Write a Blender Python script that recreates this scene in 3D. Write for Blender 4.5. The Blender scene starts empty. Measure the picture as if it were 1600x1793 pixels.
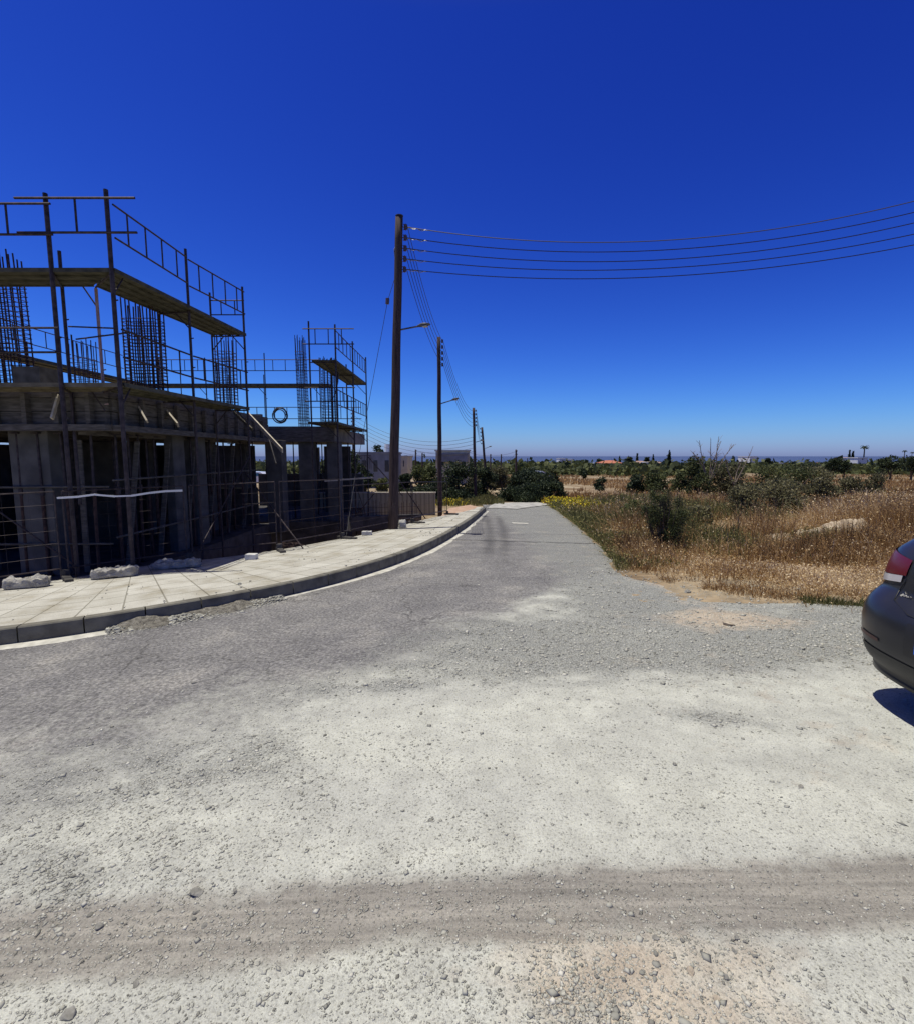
import bpy, bmesh, math, random
import numpy as np
from mathutils import Vector, Matrix
random.seed(7)
S = bpy.context.scene
COL = S.collection
R = math.radians

# ------------------------------------------------------------------ camera
FPX = 880.0                      # focal length in pixels of a 1600 px wide frame
PITCH = math.atan(98.5/FPX)
CAMZ = 1.6
cd = bpy.data.cameras.new('camera'); cam = bpy.data.objects.new('camera', cd); COL.objects.link(cam)
cd.sensor_fit = 'HORIZONTAL'; cd.sensor_width = 36.0; cd.lens = 36.0*FPX/1600.0
cd.clip_start = 0.05; cd.clip_end = 80000
cam.location = (0, 0, CAMZ); cam.rotation_euler = (math.pi/2-PITCH, 0, 0)
S.camera = cam

# ------------------------------------------------------------------ sky, sun, exposure
SUN_EL = R(76); SUN_AZ = R(-84)        # azimuth from +Y towards +X
w = bpy.data.worlds.new('World'); S.world = w; w.use_nodes = True
nt = w.node_tree; nt.nodes.clear()
sky = nt.nodes.new('ShaderNodeTexSky'); sky.sky_type = 'NISHITA'; sky.sun_disc = False
sky.sun_elevation = SUN_EL; sky.sun_rotation = SUN_AZ
sky.altitude = 0; sky.air_density = 1.0; sky.dust_density = 0.35; sky.ozone_density = 3.0
BGS = 0.05
sepc = nt.nodes.new('ShaderNodeSeparateColor'); comb = nt.nodes.new('ShaderNodeCombineColor')
nt.links.new(sky.outputs[0], sepc.inputs[0])
for ch, (pw, k_) in enumerate(((2.17, .45), (2.17, .68), (1.5, 1.0))):     # deepen the blue of the sky
    p_ = nt.nodes.new('ShaderNodeMath'); p_.operation = 'POWER'; p_.inputs[1].default_value = pw
    q_ = nt.nodes.new('ShaderNodeMath'); q_.operation = 'MULTIPLY'; q_.inputs[1].default_value = k_*BGS**(pw/1.5-1)
    nt.links.new(sepc.outputs[ch], p_.inputs[0]); nt.links.new(p_.outputs[0], q_.inputs[0]); nt.links.new(q_.outputs[0], comb.inputs[ch])
bg = nt.nodes.new('ShaderNodeBackground'); bg.inputs[1].default_value = BGS
wo = nt.nodes.new('ShaderNodeOutputWorld')
hz = nt.nodes.new('ShaderNodeMath'); hz.operation = 'MULTIPLY_ADD'; hz.inputs[1].default_value = .45      # milky, lavender horizon
nt.links.new(comb.inputs[0].links[0].from_socket, hz.inputs[0]); nt.links.new(comb.inputs[2].links[0].from_socket, hz.inputs[2]); nt.links.new(hz.outputs[0], comb.inputs[2])
hg = nt.nodes.new('ShaderNodeMath'); hg.operation = 'MULTIPLY_ADD'; hg.inputs[1].default_value = -.10
nt.links.new(comb.inputs[0].links[0].from_socket, hg.inputs[0]); nt.links.new(comb.inputs[1].links[0].from_socket, hg.inputs[2]); nt.links.new(hg.outputs[0], comb.inputs[1])
# unseen upper sky made warm, added fill that neutralises the blue shade
tcw = nt.nodes.new('ShaderNodeTexCoord'); sx = nt.nodes.new('ShaderNodeSeparateXYZ'); mz = nt.nodes.new('ShaderNodeMapRange'); mz.interpolation_type = 'SMOOTHSTEP'
mz.inputs[1].default_value = .62; mz.inputs[2].default_value = .78; mixz = nt.nodes.new('ShaderNodeMix'); mixz.data_type = 'RGBA'
mixz.inputs[7].default_value = (2.7, 2.35, 1.6, 1)
nt.links.new(tcw.outputs['Generated'], sx.inputs[0]); nt.links.new(sx.outputs[2], mz.inputs[0]); nt.links.new(mz.outputs[0], mixz.inputs[0]); nt.links.new(comb.outputs[0], mixz.inputs[6])
nt.links.new(mixz.outputs[2], bg.inputs[0]); nt.links.new(bg.outputs[0], wo.inputs[0])
sd = bpy.data.lights.new('sun', 'SUN'); sd.energy = 4.5; sd.angle = R(0.53); sd.color = (1.0, 0.96, 0.86)
sun = bpy.data.objects.new('sun', sd); COL.objects.link(sun)
sdir = Vector((math.sin(SUN_AZ)*math.cos(SUN_EL), math.cos(SUN_AZ)*math.cos(SUN_EL), math.sin(SUN_EL)))
sun.rotation_euler = sdir.to_track_quat('Z', 'Y').to_euler(); sun.location = (-20, 5, 30)
S.view_settings.view_transform = 'Standard'; S.view_settings.look = 'None'
S.view_settings.exposure = 0.0; S.view_settings.gamma = 1.0
S.cycles.max_bounces = 6

# ------------------------------------------------------------------ projection helpers
cp, sp = math.cos(PITCH), math.sin(PITCH)
def ray(px, py):
    u = (px-800)/FPX; v = (896.5-py)/FPX
    return Vector((u, cp+v*sp, -sp+v*cp))
def at(px, py, Y):
    d = ray(px, py); return Vector((0, 0, CAMZ)) + d*(Y/d.y)
ZK = [(-8, .24), (0, 0), (8, -.24), (14, -.5), (21, -.93), (30, -1.35), (40, -1.75), (60, -2.1), (80, -2.35), (120, -2.9),
      (200, -4.2), (400, -7.5), (1000, -16), (2500, -36), (4000, -57), (4150, -66), (9000, -80)]
ZY = np.array([a for a, b in ZK], float); ZZ = np.array([b for a, b in ZK], float)
def zg(X, Y):
    X = np.asarray(X, float); Y = np.asarray(Y, float)
    fade = np.clip((24-Y)/12, 0, 1)
    return np.interp(Y, ZY, ZZ) + .05*np.clip(X, -8, 0)*fade
def G(px, py, up=0.0):
    d = ray(px, py); lo, hi = 0.3, 200.0
    for _ in range(60):
        m = (lo+hi)/2; p = Vector((0, 0, CAMZ)) + d*m
        if p.z > float(zg(p.x, p.y)) + up: lo = m
        else: hi = m
    return Vector((0, 0, CAMZ)) + d*lo

# ------------------------------------------------------------------ noise
def vnoise(x, y, seed=0):
    xi = np.floor(x).astype(np.int64); yi = np.floor(y).astype(np.int64)
    xf = x-xi; yf = y-yi; xf = xf*xf*(3-2*xf); yf = yf*yf*(3-2*yf)
    def h(a, b):
        n = (a*374761393 + b*668265263 + seed*982451653) & 0xffffffff
        n = ((n ^ (n >> 13))*1274126177) & 0xffffffff
        return ((n ^ (n >> 16)) & 0xffff)/65535.0
    return (h(xi, yi)*(1-xf)+h(xi+1, yi)*xf)*(1-yf) + (h(xi, yi+1)*(1-xf)+h(xi+1, yi+1)*xf)*yf
def fbm(x, y, o=4, seed=0):
    s = 0; a = .5; t = 0
    for k in range(o):
        s = s+a*vnoise(x*2**k+17.3*k, y*2**k-9.1*k, seed+k); t += a; a *= .5
    return s/t
def sstep(x): x = np.clip(x, 0, 1); return x*x*(3-2*x)

# ------------------------------------------------------------------ materials
MATS = {}
def newmat(name):
    m = bpy.data.materials.new(name); m.use_nodes = True; MATS[name] = m
    return m, m.node_tree, m.node_tree.nodes['Principled BSDF']
def c4(c): return (c[0], c[1], c[2], 1)
def nmat(name, c1, c2, scale=8, rough=.8, bump=.2, bscale=None, metal=0, detail=6, stretch=(1, 1, 1), spec=.3, bd=.01, lo=.35, hi=.65):
    m, t, b = newmat(name)
    tc = t.nodes.new('ShaderNodeTexCoord'); mp = t.nodes.new('ShaderNodeMapping'); mp.inputs['Scale'].default_value = stretch
    t.links.new(tc.outputs['Object'], mp.inputs[0])
    n = t.nodes.new('ShaderNodeTexNoise'); n.inputs['Scale'].default_value = scale; n.inputs['Detail'].default_value = detail
    t.links.new(mp.outputs[0], n.inputs[0])
    r = t.nodes.new('ShaderNodeValToRGB'); r.color_ramp.elements[0].position = lo; r.color_ramp.elements[1].position = hi
    r.color_ramp.elements[0].color = c4(c1); r.color_ramp.elements[1].color = c4(c2)
    t.links.new(n.outputs[0], r.inputs[0]); t.links.new(r.outputs[0], b.inputs['Base Color'])
    b.inputs['Roughness'].default_value = rough; b.inputs['Metallic'].default_value = metal
    b.inputs['Specular IOR Level'].default_value = spec
    if bump:
        n2 = t.nodes.new('ShaderNodeTexNoise'); n2.inputs['Scale'].default_value = bscale or scale*4; n2.inputs['Detail'].default_value = 5
        t.links.new(mp.outputs[0], n2.inputs[0])
        bp = t.nodes.new('ShaderNodeBump'); bp.inputs['Strength'].default_value = bump; bp.inputs['Distance'].default_value = bd
        t.links.new(n2.outputs[0], bp.inputs['Height']); t.links.new(bp.outputs[0], b.inputs['Normal'])
    return m
def tonemat(name, stops, rough=.7, spec=.2, trans=0.0):
    """colour from the per-face 'tone' attribute"""
    m, t, b = newmat(name)
    a = t.nodes.new('ShaderNodeAttribute'); a.attribute_name = 'tone'
    r = t.nodes.new('ShaderNodeValToRGB'); els = r.color_ramp.elements
    els[0].position = stops[0][0]; els[0].color = c4(stops[0][1]); els[1].position = stops[-1][0]; els[1].color = c4(stops[-1][1])
    for p, c in stops[1:-1]:
        e = els.new(p); e.color = c4(c)
    t.links.new(a.outputs['Fac'], r.inputs[0]); t.links.new(r.outputs[0], b.inputs['Base Color'])
    b.inputs['Roughness'].default_value = rough; b.inputs['Specular IOR Level'].default_value = spec
    if trans:
        tr = t.nodes.new('ShaderNodeBsdfTranslucent'); t.links.new(r.outputs[0], tr.inputs[0])
        mx = t.nodes.new('ShaderNodeMixShader'); mx.inputs[0].default_value = trans
        t.links.new(b.outputs[0], mx.inputs[1]); t.links.new(tr.outputs[0], mx.inputs[2])
        t.links.new(mx.outputs[0], t.nodes['Material Output'].inputs[0])
    return m
def plain(name, c, rough=.5, metal=0, spec=.5, coat=0, emit=None):
    m, t, b = newmat(name); b.inputs['Base Color'].default_value = c4(c); b.inputs['Roughness'].default_value = rough
    b.inputs['Metallic'].default_value = metal; b.inputs['Specular IOR Level'].default_value = spec
    b.inputs['Coat Weight'].default_value = coat
    n = t.nodes.new('ShaderNodeTexNoise'); n.inputs['Scale'].default_value = 30
    mr = t.nodes.new('ShaderNodeMapRange'); mr.inputs[3].default_value = max(0, rough-.06); mr.inputs[4].default_value = min(1, rough+.06)
    t.links.new(n.outputs[0], mr.inputs[0]); t.links.new(mr.outputs[0], b.inputs['Roughness'])
    return m

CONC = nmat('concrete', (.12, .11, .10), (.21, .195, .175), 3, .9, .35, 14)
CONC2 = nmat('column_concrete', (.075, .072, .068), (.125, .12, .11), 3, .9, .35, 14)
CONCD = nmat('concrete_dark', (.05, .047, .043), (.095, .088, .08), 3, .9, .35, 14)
FORM = nmat('formwork_wood', (.07, .062, .052), (.145, .13, .11), 5, .85, .3, 30, stretch=(1, 1, 6))
PLANK = nmat('plank_wood', (.09, .078, .05), (.19, .165, .11), 5, .8, .25, 40)
PLANKL = nmat('plank_pale', (.42, .37, .28), (.60, .54, .44), 6, .8, .2, 40)
DECK = nmat('deck_board', (.045, .044, .030), (.105, .10, .066), 6, .75, .25, 30)
STEEL = nmat('scaffold_steel', (.030, .024, .028), (.075, .058, .058), 12, .6, .1, 40, metal=.35)
RUST = nmat('rusty_bar', (.030, .018, .018), (.085, .048, .038), 14, .8, .1, 50)
PRIMER = nmat('painted_steel', (.30, .19, .17), (.42, .30, .27), 12, .6, .1, 40)
GALV = nmat('galvanised', (.28, .28, .28), (.45, .45, .44), 14, .45, .05, 50, metal=.6)
WOODP = nmat('pole_wood', (.035, .024, .024), (.085, .06, .055), 5, .9, .4, 30, stretch=(8, 8, .6))
PORC = plain('porcelain', (.10, .07, .06), .3)
WIRE = plain('wire_metal', (.05, .05, .055), .6, .3)
LAMPM = nmat('lamp_metal', (.07, .075, .09), (.12, .125, .14), 10, .5, .05)
GLASSL = plain('lamp_glass', (.6, .6, .58), .2)
BARK = nmat('bark', (.07, .05, .035), (.16, .12, .09), 12, .9, .4, 40)
DEADW = nmat('dead_wood', (.16, .12, .09), (.30, .24, .19), 12, .9, .3, 40)
KERB = nmat('kerb_concrete', (.11, .103, .085), (.20, .19, .155), 5, .92, .4, 40)
GUT = nmat('gutter_concrete', (.40, .39, .34), (.60, .585, .52), 9, .9, .3, 60)
WHITEP = nmat('white_render', (.62, .62, .62), (.78, .78, .77), 1, .85, .1)
CREAM = nmat('cream_render', (.42, .38, .30), (.56, .51, .42), 1, .85, .1)
GREYR = nmat('grey_render', (.16, .17, .20), (.24, .25, .28), 1, .85, .1)
ROOFT = nmat('roof_tile', (.35, .12, .07), (.50, .20, .12), 3, .85, .2)
ROOFB = nmat('roof_tile_brown', (.26, .17, .14), (.36, .25, .20), 3, .85, .2)
DARKW = plain('dark_window', (.03, .035, .045), .15)
BLACKP = nmat('black_hose', (.02, .02, .022), (.04, .04, .042), 10, .5, .05)
ROCKL = nmat('pale_rock', (.30, .235, .165), (.50, .42, .31), 4, .95, .6, 14, bd=.04)
ROCKG = nmat('broken_concrete', (.26, .245, .215), (.46, .44, .39), 9, .95, .9, 30, bd=.03)
BRICKW = nmat('white_block', (.5, .49, .45), (.68, .67, .63), 9, .9, .3, 40)
SHADE_SOIL = nmat('shade_dark_soil', (.07, .055, .04), (.14, .11, .08), 2, .95, .6, 10, bd=.05)  # soil tone lowered to paint in the plot's shade
LEAFD = tonemat('leaf_dark', [(0, (.014, .022, .013)), (.5, (.036, .052, .026)), (1, (.085, .105, .048))], .55, .15, .2)
LEAFM = tonemat('leaf_mid', [(0, (.04, .052, .022)), (.5, (.115, .13, .05)), (1, (.25, .25, .11))], .6, .15, .25)
LEAFO = tonemat('leaf_olive', [(0, (.07, .068, .038)), (.5, (.165, .155, .08)), (1, (.34, .30, .17))], .6, .15, .25)
GRASSD = tonemat('grass_dry', [(0, (.12, .07, .035)), (.3, (.30, .175, .075)), (.65, (.49, .33, .155)), (1, (.80, .66, .43))], .75, .15, .35)
GRASSG = tonemat('grass_green', [(0, (.045, .055, .02)), (.5, (.13, .135, .05)), (1, (.29, .26, .11))], .7, .15, .35)
FLOWY = tonemat('flower_yellow', [(0, (.07, .09, .02)), (.45, (.14, .15, .03)), (.55, (.52, .42, .02)), (1, (.78, .64, .04))], .6, .15)
STONE = tonemat('stone', [(0, (.16, .155, .135)), (.4, (.34, .335, .29)), (.75, (.46, .45, .39)), (1, (.62, .60, .52))], .9, .2)

# ------------------------------------------------------------------ object helpers
def tag(o, label=None, cat=None, group=None, kind=None):
    if label: o['label'] = label
    if cat: o['category'] = cat
    if group: o['group'] = group
    if kind: o['kind'] = kind
    return o
def thing(name, loc, label, cat, group=None):
    o = bpy.data.objects.new(name, None); COL.objects.link(o); o.location = loc; o.empty_display_size = .2
    return tag(o, label, cat, group)
def root_loc(p):
    v = Vector((0, 0, 0))
    while p is not None: v += p.location; p = p.parent
    return v
class MB:
    def __init__(s): s.v = []; s.f = []
    def add(s, vs, fs):
        b = len(s.v); s.v += [tuple(v) for v in vs]; s.f += [tuple(b+i for i in f) for f in fs]; return s
    def hexa(s, c):      # 8 corners: bottom 4 ccw, top 4 ccw
        return s.add(c, [(3, 2, 1, 0), (4, 5, 6, 7), (0, 1, 5, 4), (1, 2, 6, 5), (2, 3, 7, 6), (3, 0, 4, 7)])
    def box(s, x0, x1, y0, y1, z0, z1):
        return s.hexa([(x0, y0, z0), (x1, y0, z0), (x1, y1, z0), (x0, y1, z0), (x0, y0, z1), (x1, y0, z1), (x1, y1, z1), (x0, y1, z1)])
    def bar(s, p0, p1, wd, ht, up=(0, 0, 1)):
        p0 = Vector(p0); p1 = Vector(p1); d = (p1-p0).normalized(); u = Vector(up)
        if abs(d.dot(u)) > .98: u = Vector((0, 1, 0))
        a = d.cross(u).normalized()*wd/2; b = a.cross(d).normalized()*ht/2
        return s.hexa([p0-a-b, p0+a-b, p1+a-b, p1-a-b, p0-a+b, p0+a+b, p1+a+b, p1-a+b])
    def tube(s, pts, r, n=6, r2=None, caps=True):
        pts = [Vector(p) for p in pts]; m = len(pts); b = len(s.v)
        for i, p in enumerate(pts):
            d = (pts[min(i+1, m-1)]-pts[max(i-1, 0)]).normalized()
            u = Vector((0, 0, 1)) if abs(d.z) < .9 else Vector((1, 0, 0))
            a = d.cross(u).normalized(); c = a.cross(d).normalized()
            rr = r if r2 is None else r+(r2-r)*i/(m-1)
            for k in range(n):
                t = 2*math.pi*k/n; s.v.append(tuple(p+a*math.cos(t)*rr+c*math.sin(t)*rr))
        for i in range(m-1):
            for k in range(n):
                s.f.append((b+i*n+k, b+i*n+(k+1) % n, b+(i+1)*n+(k+1) % n, b+(i+1)*n+k))
        if caps: s.f.append(tuple(b+k for k in range(n))[::-1]); s.f.append(tuple(b+(m-1)*n+k for k in range(n)))
        return s
    def split(s, name, mat, parent):
        par = list(range(len(s.v)))
        def fd(i):
            while par[i] != i: par[i] = par[par[i]]; i = par[i]
            return i
        for f in s.f:
            for k in f[1:]: par[fd(k)] = fd(f[0])
        gr = {}
        for f in s.f: gr.setdefault(fd(f[0]), []).append(f)
        for fs in gr.values():
            ids = sorted({i for f in fs for i in f}); mp = {a: b for b, a in enumerate(ids)}
            MB().add([s.v[i] for i in ids], [tuple(mp[i] for i in f) for f in fs]).build(name, mat, parent)
    def build(s, name, mat, parent=None, smooth=False, bevel=0):
        off = root_loc(parent) if parent else Vector((0, 0, 0))
        me = bpy.data.meshes.new(name); me.from_pydata([(x-off.x, y-off.y, z-off.z) for x, y, z in s.v], [], s.f)
        me.materials.append(mat); me.update()
        if smooth: me.shade_smooth()
        o = bpy.data.objects.new(name, me); COL.objects.link(o)
        if parent: o.parent = parent
        if bevel:
            md = o.modifiers.new('bevel', 'BEVEL'); md.width = bevel; md.segments = 2; md.limit_method = 'ANGLE'
        return o
def fast(name, V, F, mat, parent=None, tone=None, smooth=False, off=None):
    V = np.asarray(V, np.float32)
    if off is None and parent is not None: off = root_loc(parent)
    if off is not None: V = V-np.array(off, np.float32)
    F = np.asarray(F, np.int32); nf, k = F.shape
    me = bpy.data.meshes.new(name); me.vertices.add(len(V)); me.vertices.foreach_set('co', V.ravel())
    me.loops.add(nf*k); me.loops.foreach_set('vertex_index', F.ravel())
    me.polygons.add(nf); me.polygons.foreach_set('loop_start', np.arange(0, nf*k, k, dtype=np.int32))
    me.polygons.foreach_set('loop_total', np.full(nf, k, np.int32))
    me.materials.append(mat); me.update(calc_edges=True)
    if tone is not None:
        a = me.attributes.new('tone', 'FLOAT', 'FACE'); a.data.foreach_set('value', np.asarray(tone, np.float32))
    if smooth: me.shade_smooth()
    o = bpy.data.objects.new(name, me); COL.objects.link(o)
    if parent is not None: o.parent = parent
    return o
def copy_tree(o, parent=None):
    c = o.copy(); COL.objects.link(c); c.parent = parent
    for ch in [x for x in COL.objects if x.parent is o]: copy_tree(ch, c)
    return c

# ------------------------------------------------------------------ ground lines (world)
kb_px = [(0, 1133), (150, 1112), (270, 1091), (380, 1070), (480, 1051), (560, 1032), (640, 1009), (700, 988), (745, 968), (785, 946), (812, 928), (832, 912), (846, 899), (857, 889)]
kerb = [G(*p) for p in kb_px]
kerb = [Vector((-11.5, 3.45, 0)), Vector((-7.6, 4.35, 0))] + kerb
def smooth_line(pts, n):
    P = np.array([[p[0], p[1]] for p in pts]); d = np.r_[0, np.cumsum(np.hypot(*np.diff(P, axis=0).T))]
    s = np.linspace(0, d[-1], n); Q = np.c_[np.interp(s, d, P[:, 0]), np.interp(s, d, P[:, 1])]
    for _ in range(int(n/12)):
        Q[1:-1] = (Q[:-2]+2*Q[1:-1]+Q[2:])/4
    return Q, d[-1]
KL, KLEN = smooth_line(kerb, 160)
PH = .185                                   # kerb height
bk_px = [(0, 1034), (120, 1012), (250, 990), (350, 980), (460, 968), (530, 955), (600, 943), (690, 925), (735, 911), (780, 902), (830, 891)]
back = [G(p[0], p[1], PH) for p in bk_px]
back = [Vector((-14.0, 6.2, 0)), Vector((-10.5, 6.9, 0))] + back
BL, _ = smooth_line(back, 160)
re_px = [(960, 884), (982, 895), (1005, 912), (1035, 935), (1060, 955), (1085, 985), (1103, 1015), (1112, 1035)]
redge = [G(*p) for p in re_px][::-1]
RE = np.array([[p.x, p.y] for p in redge])
kx = KL[:, 0]; ky = KL[:, 1]
def kerb_x(Y): return np.interp(Y, ky, kx)
ENDY = float(RE[-1, 1])+.2

# masks on the road / gravel sheet
ab = [G(*p) for p in [(0, 1340), (300, 1275), (600, 1192), (850, 1112), (960, 1052), (1060, 992), (1110, 962)]]
abx = np.array([-12]+[p.x for p in ab]+[9]); aby = np.array([2.6]+[p.y for p in ab]+[20])
bd = [G(*p) for p in [(-200, 1668), (0, 1652), (300, 1632), (600, 1606), (900, 1586), (1200, 1569), (1600, 1556), (1900, 1550)]]
bdx = np.array([p.x for p in bd]); bdy = np.array([p.y for p in bd])
def blob(X, Y, px, py, rx, ry, rot=0):
    c = G(px, py); dx = X-c.x; dy = Y-c.y; ca, sa = math.cos(rot), math.sin(rot)
    return np.exp(-(((dx*ca+dy*sa)/rx)**2+((-dx*sa+dy*ca)/ry)**2))
def masks(X, Y):
    n1 = fbm(X*.9, Y*1.3, 4, 3)-.5; n2 = fbm(X*4, Y*5, 4, 9)-.5
    a = sstep((Y-np.interp(X, abx, aby)+1.5*n1+.7*n2)/(1.5+.5*np.clip(-X, 0, 3))+.5)
    b = np.exp(-((Y-np.interp(X, bdx, bdy)+.10*n1+.05*n2)/.175)**4)
    b = b*(.75+.5*(fbm(X*1.2, Y*9, 4, 5)))
    b2 = np.exp(-((Y-np.interp(X, bdx, bdy)-.0+.1*n1)/.155)**4)
    tan = np.clip(blob(X, Y, 1130, 1720, .42, .22)*1.1+n2*.8*blob(X, Y, 1130, 1700, .6, .4), 0, 1)
    tan = np.maximum(tan, np.clip(1.3*blob(X, Y, 1180, 1020, .35, .9)+1.2*blob(X, Y, 1270, 1085, .7, .35)+n2, 0, 1)*sstep((X-.8)/1.0))
    g = 1.2*blob(X, Y, 960, 1130, 1.2, .75)+1.1*blob(X, Y, 1200, 1130, 1.5, .55)+.9*blob(X, Y, 1450, 1120, 1.2, .5)+.8*blob(X, Y, 1060, 1050, .8, 1.0)
    g = g+.9*blob(X, Y, 1280, 1262, .33, .11, -.25)+.3*blob(X, Y, 150, 1560, .7, .3)+.5*blob(X, Y, 700, 1190, .9, .25, .2)+.35*blob(X, Y, 300, 1350, 1.2, .4)+.5*blob(X, Y, 1060, 1760, .2, .12)
    g = g+.24*sstep((-X+.1)/2.0)*sstep((Y-1.2)/1.5)*(1-a)+.9*sstep((X-1.0)/1.2)*sstep((Y-4.3)/.6)
    g = np.clip(g+1.3*n2*np.clip(g*2, 0, 1), 0, 1)
    return a, b, tan, g, b2

# terrain ---------------------------------------------------------
def geo(a, b, first, fac):
    out = [a]; s = first
    while out[-1] < b: out.append(out[-1]+s); s *= fac
    return out
xs = np.arange(-17, 17.01, .25); px_ = np.array(geo(17, 9000, .3, 1.13)[1:])
xs = np.r_[-px_[::-1], xs, px_]
ys = np.r_[np.arange(-12, 40, .25), np.array(geo(40, 4200, .3, 1.06))]
XX, YY = np.meshgrid(xs, ys)
def terr(X, Y):
    Z = zg(X, Y)
    d = np.hypot(X, Y)
    Z = Z + np.clip((d-12)/60, 0, 1)*.5*(fbm(X*.04, Y*.04, 3, 21)-.5) + np.clip((d-150)/800, 0, 1)*5*(fbm(X*.004, Y*.004, 4, 31)-.5)
    # right hand field: a little bank above the road
    bank = sstep((X-np.interp(Y, RE[:, 1], RE[:, 0])-.2)/2.5)*sstep((Y-5.6)/2)
    Z = Z + bank*(.10+.30*(fbm(X*.35, Y*.35, 4, 11)-.35))*np.clip((60-Y)/30, 0, 1)
    # sheet area: hide under the road sheet
    under = (X > kerb_x(Y)-6)*(X < np.where(Y < 5.9, 30, np.interp(Y, RE[:, 1], RE[:, 0])-.15))*(Y < ENDY)
    near = (Y < 5.3)
    Z = Z - .06*(under | near)
    # excavated plot behind the pavement
    bx = np.interp(Y, BL[:, 1], BL[:, 0])
    pit = sstep((bx-.35-X)/.5)*(Y > 6.0)*sstep((21.0-Y)/1.5)
    Z = Z*(1-pit)+pit*(-2.0)
    return Z
ZT = terr(XX, YY)
ny, nx = XX.shape
idx = np.arange(ny*nx).reshape(ny, nx)
Fq = np.stack([idx[:-1, :-1], idx[:-1, 1:], idx[1:, 1:], idx[1:, :-1]], -1).reshape(-1, 4)
m, t, b = newmat('field_soil')
def nn(t, typ, **kw):
    n = t.nodes.new(typ)
    for k, v in kw.items(): setattr(n, k, v)
    return n
tc = nn(t, 'ShaderNodeTexCoord')
def noise_node(t, tc, sc, det=6, out='Object', stretch=None):
    n = nn(t, 'ShaderNodeTexNoise'); n.inputs['Scale'].default_value = sc; n.inputs['Detail'].default_value = det
    if stretch:
        mp = nn(t, 'ShaderNodeMapping'); mp.inputs['Scale'].default_value = stretch; t.links.new(tc.outputs[out], mp.inputs[0]); t.links.new(mp.outputs[0], n.inputs[0])
    else: t.links.new(tc.outputs[out], n.inputs[0])
    return n
def ramp_node(t, src, stops):
    r = nn(t, 'ShaderNodeValToRGB'); els = r.color_ramp.elements
    els[0].position = stops[0][0]; els[0].color = c4(stops[0][1]); els[1].position = stops[-1][0]; els[1].color = c4(stops[-1][1])
    for p, c in stops[1:-1]: e = els.new(p); e.color = c4(c)
    t.links.new(src, r.inputs[0]); return r
def mix_node(t, fac, a, b_, blend='MIX'):
    x = nn(t, 'ShaderNodeMix', data_type='RGBA', blend_type=blend)
    for i, s_ in ((0, fac), (6, a), (7, b_)):
        if isinstance(s_, (int, float)): x.inputs[i].default_value = s_
        elif isinstance(s_, tuple): x.inputs[i].default_value = c4(s_)
        else: t.links.new(s_, x.inputs[i])
    return x.outputs[2]
n1 = noise_node(t, tc, .35, 8); n2 = noise_node(t, tc, 5, 8); n3 = noise_node(t, tc, .02, 6)
r1 = ramp_node(t, n1.outputs[0], [(.3, (.20, .14, .085)), (.5, (.31, .24, .16)), (.7, (.45, .39, .29))])
r2 = ramp_node(t, n2.outputs[0], [(.3, (.55, .55, .55)), (.7, (1.15, 1.12, 1.05))])
r3 = ramp_node(t, n3.outputs[0], [(.45, (.045, .05, .028)), (.60, (.20, .155, .095))])
sep = nn(t, 'ShaderNodeSeparateXYZ'); t.links.new(tc.outputs['Object'], sep.inputs[0])
mr = nn(t, 'ShaderNodeMapRange'); mr.inputs[1].default_value = 90; mr.inputs[2].default_value = 260; t.links.new(sep.outputs[1], mr.inputs[0])
cc = mix_node(t, mr.outputs[0], r1.outputs[0], r3.outputs[0]); cc = mix_node(t, 1.0, cc, r2.outputs[0], 'MULTIPLY')
t.links.new(cc, b.inputs['Base Color']); b.inputs['Roughness'].default_value = .95; b.inputs['Specular IOR Level'].default_value = .1
bp = nn(t, 'ShaderNodeBump'); bp.inputs['Strength'].default_value = .6; bp.inputs['Distance'].default_value = .05
t.links.new(n2.outputs[0], bp.inputs['Height']); t.links.new(bp.outputs[0], b.inputs['Normal'])
o = fast('terrain', np.c_[XX.ravel(), YY.ravel(), ZT.ravel()], Fq, m, smooth=True); tag(o, kind='structure')
def tz(x, y): return float(terr(np.array([float(x)]), np.array([float(y)]))[0])

# plot floor sheet, its soil darkened in place of the building's shade
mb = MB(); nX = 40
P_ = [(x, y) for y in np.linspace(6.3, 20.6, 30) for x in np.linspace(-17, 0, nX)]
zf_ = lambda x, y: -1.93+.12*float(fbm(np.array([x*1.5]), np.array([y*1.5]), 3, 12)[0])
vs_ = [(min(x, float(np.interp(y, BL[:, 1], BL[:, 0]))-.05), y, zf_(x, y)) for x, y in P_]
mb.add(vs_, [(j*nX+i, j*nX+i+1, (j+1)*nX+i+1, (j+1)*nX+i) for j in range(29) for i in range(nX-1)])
tag(mb.build('plot_shade_floor', SHADE_SOIL), kind='structure')
# sea
m, t, b = newmat('sea_water'); b.inputs['Base Color'].default_value = (.008, .028, .12, 1); b.inputs['Roughness'].default_value = .75
b.inputs['Specular IOR Level'].default_value = .15
tc = nn(t, 'ShaderNodeTexCoord'); n = noise_node(t, tc, .002, 4); bp = nn(t, 'ShaderNodeBump'); bp.inputs['Strength'].default_value = .3
r = ramp_node(t, n.outputs[0], [(.35, (.045, .072, .17)), (.7, (.075, .11, .23))]); t.links.new(r.outputs[0], b.inputs['Base Color'])
t.links.new(n.outputs[0], bp.inputs['Height']); t.links.new(bp.outputs[0], b.inputs['Normal'])
o = MB().add([(-60000, 3950, -61), (60000, 3950, -61), (60000, 60000, -61), (-60000, 60000, -61)], [(0, 1, 2, 3)]).build('sea', m); tag(o, kind='structure')

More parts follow.
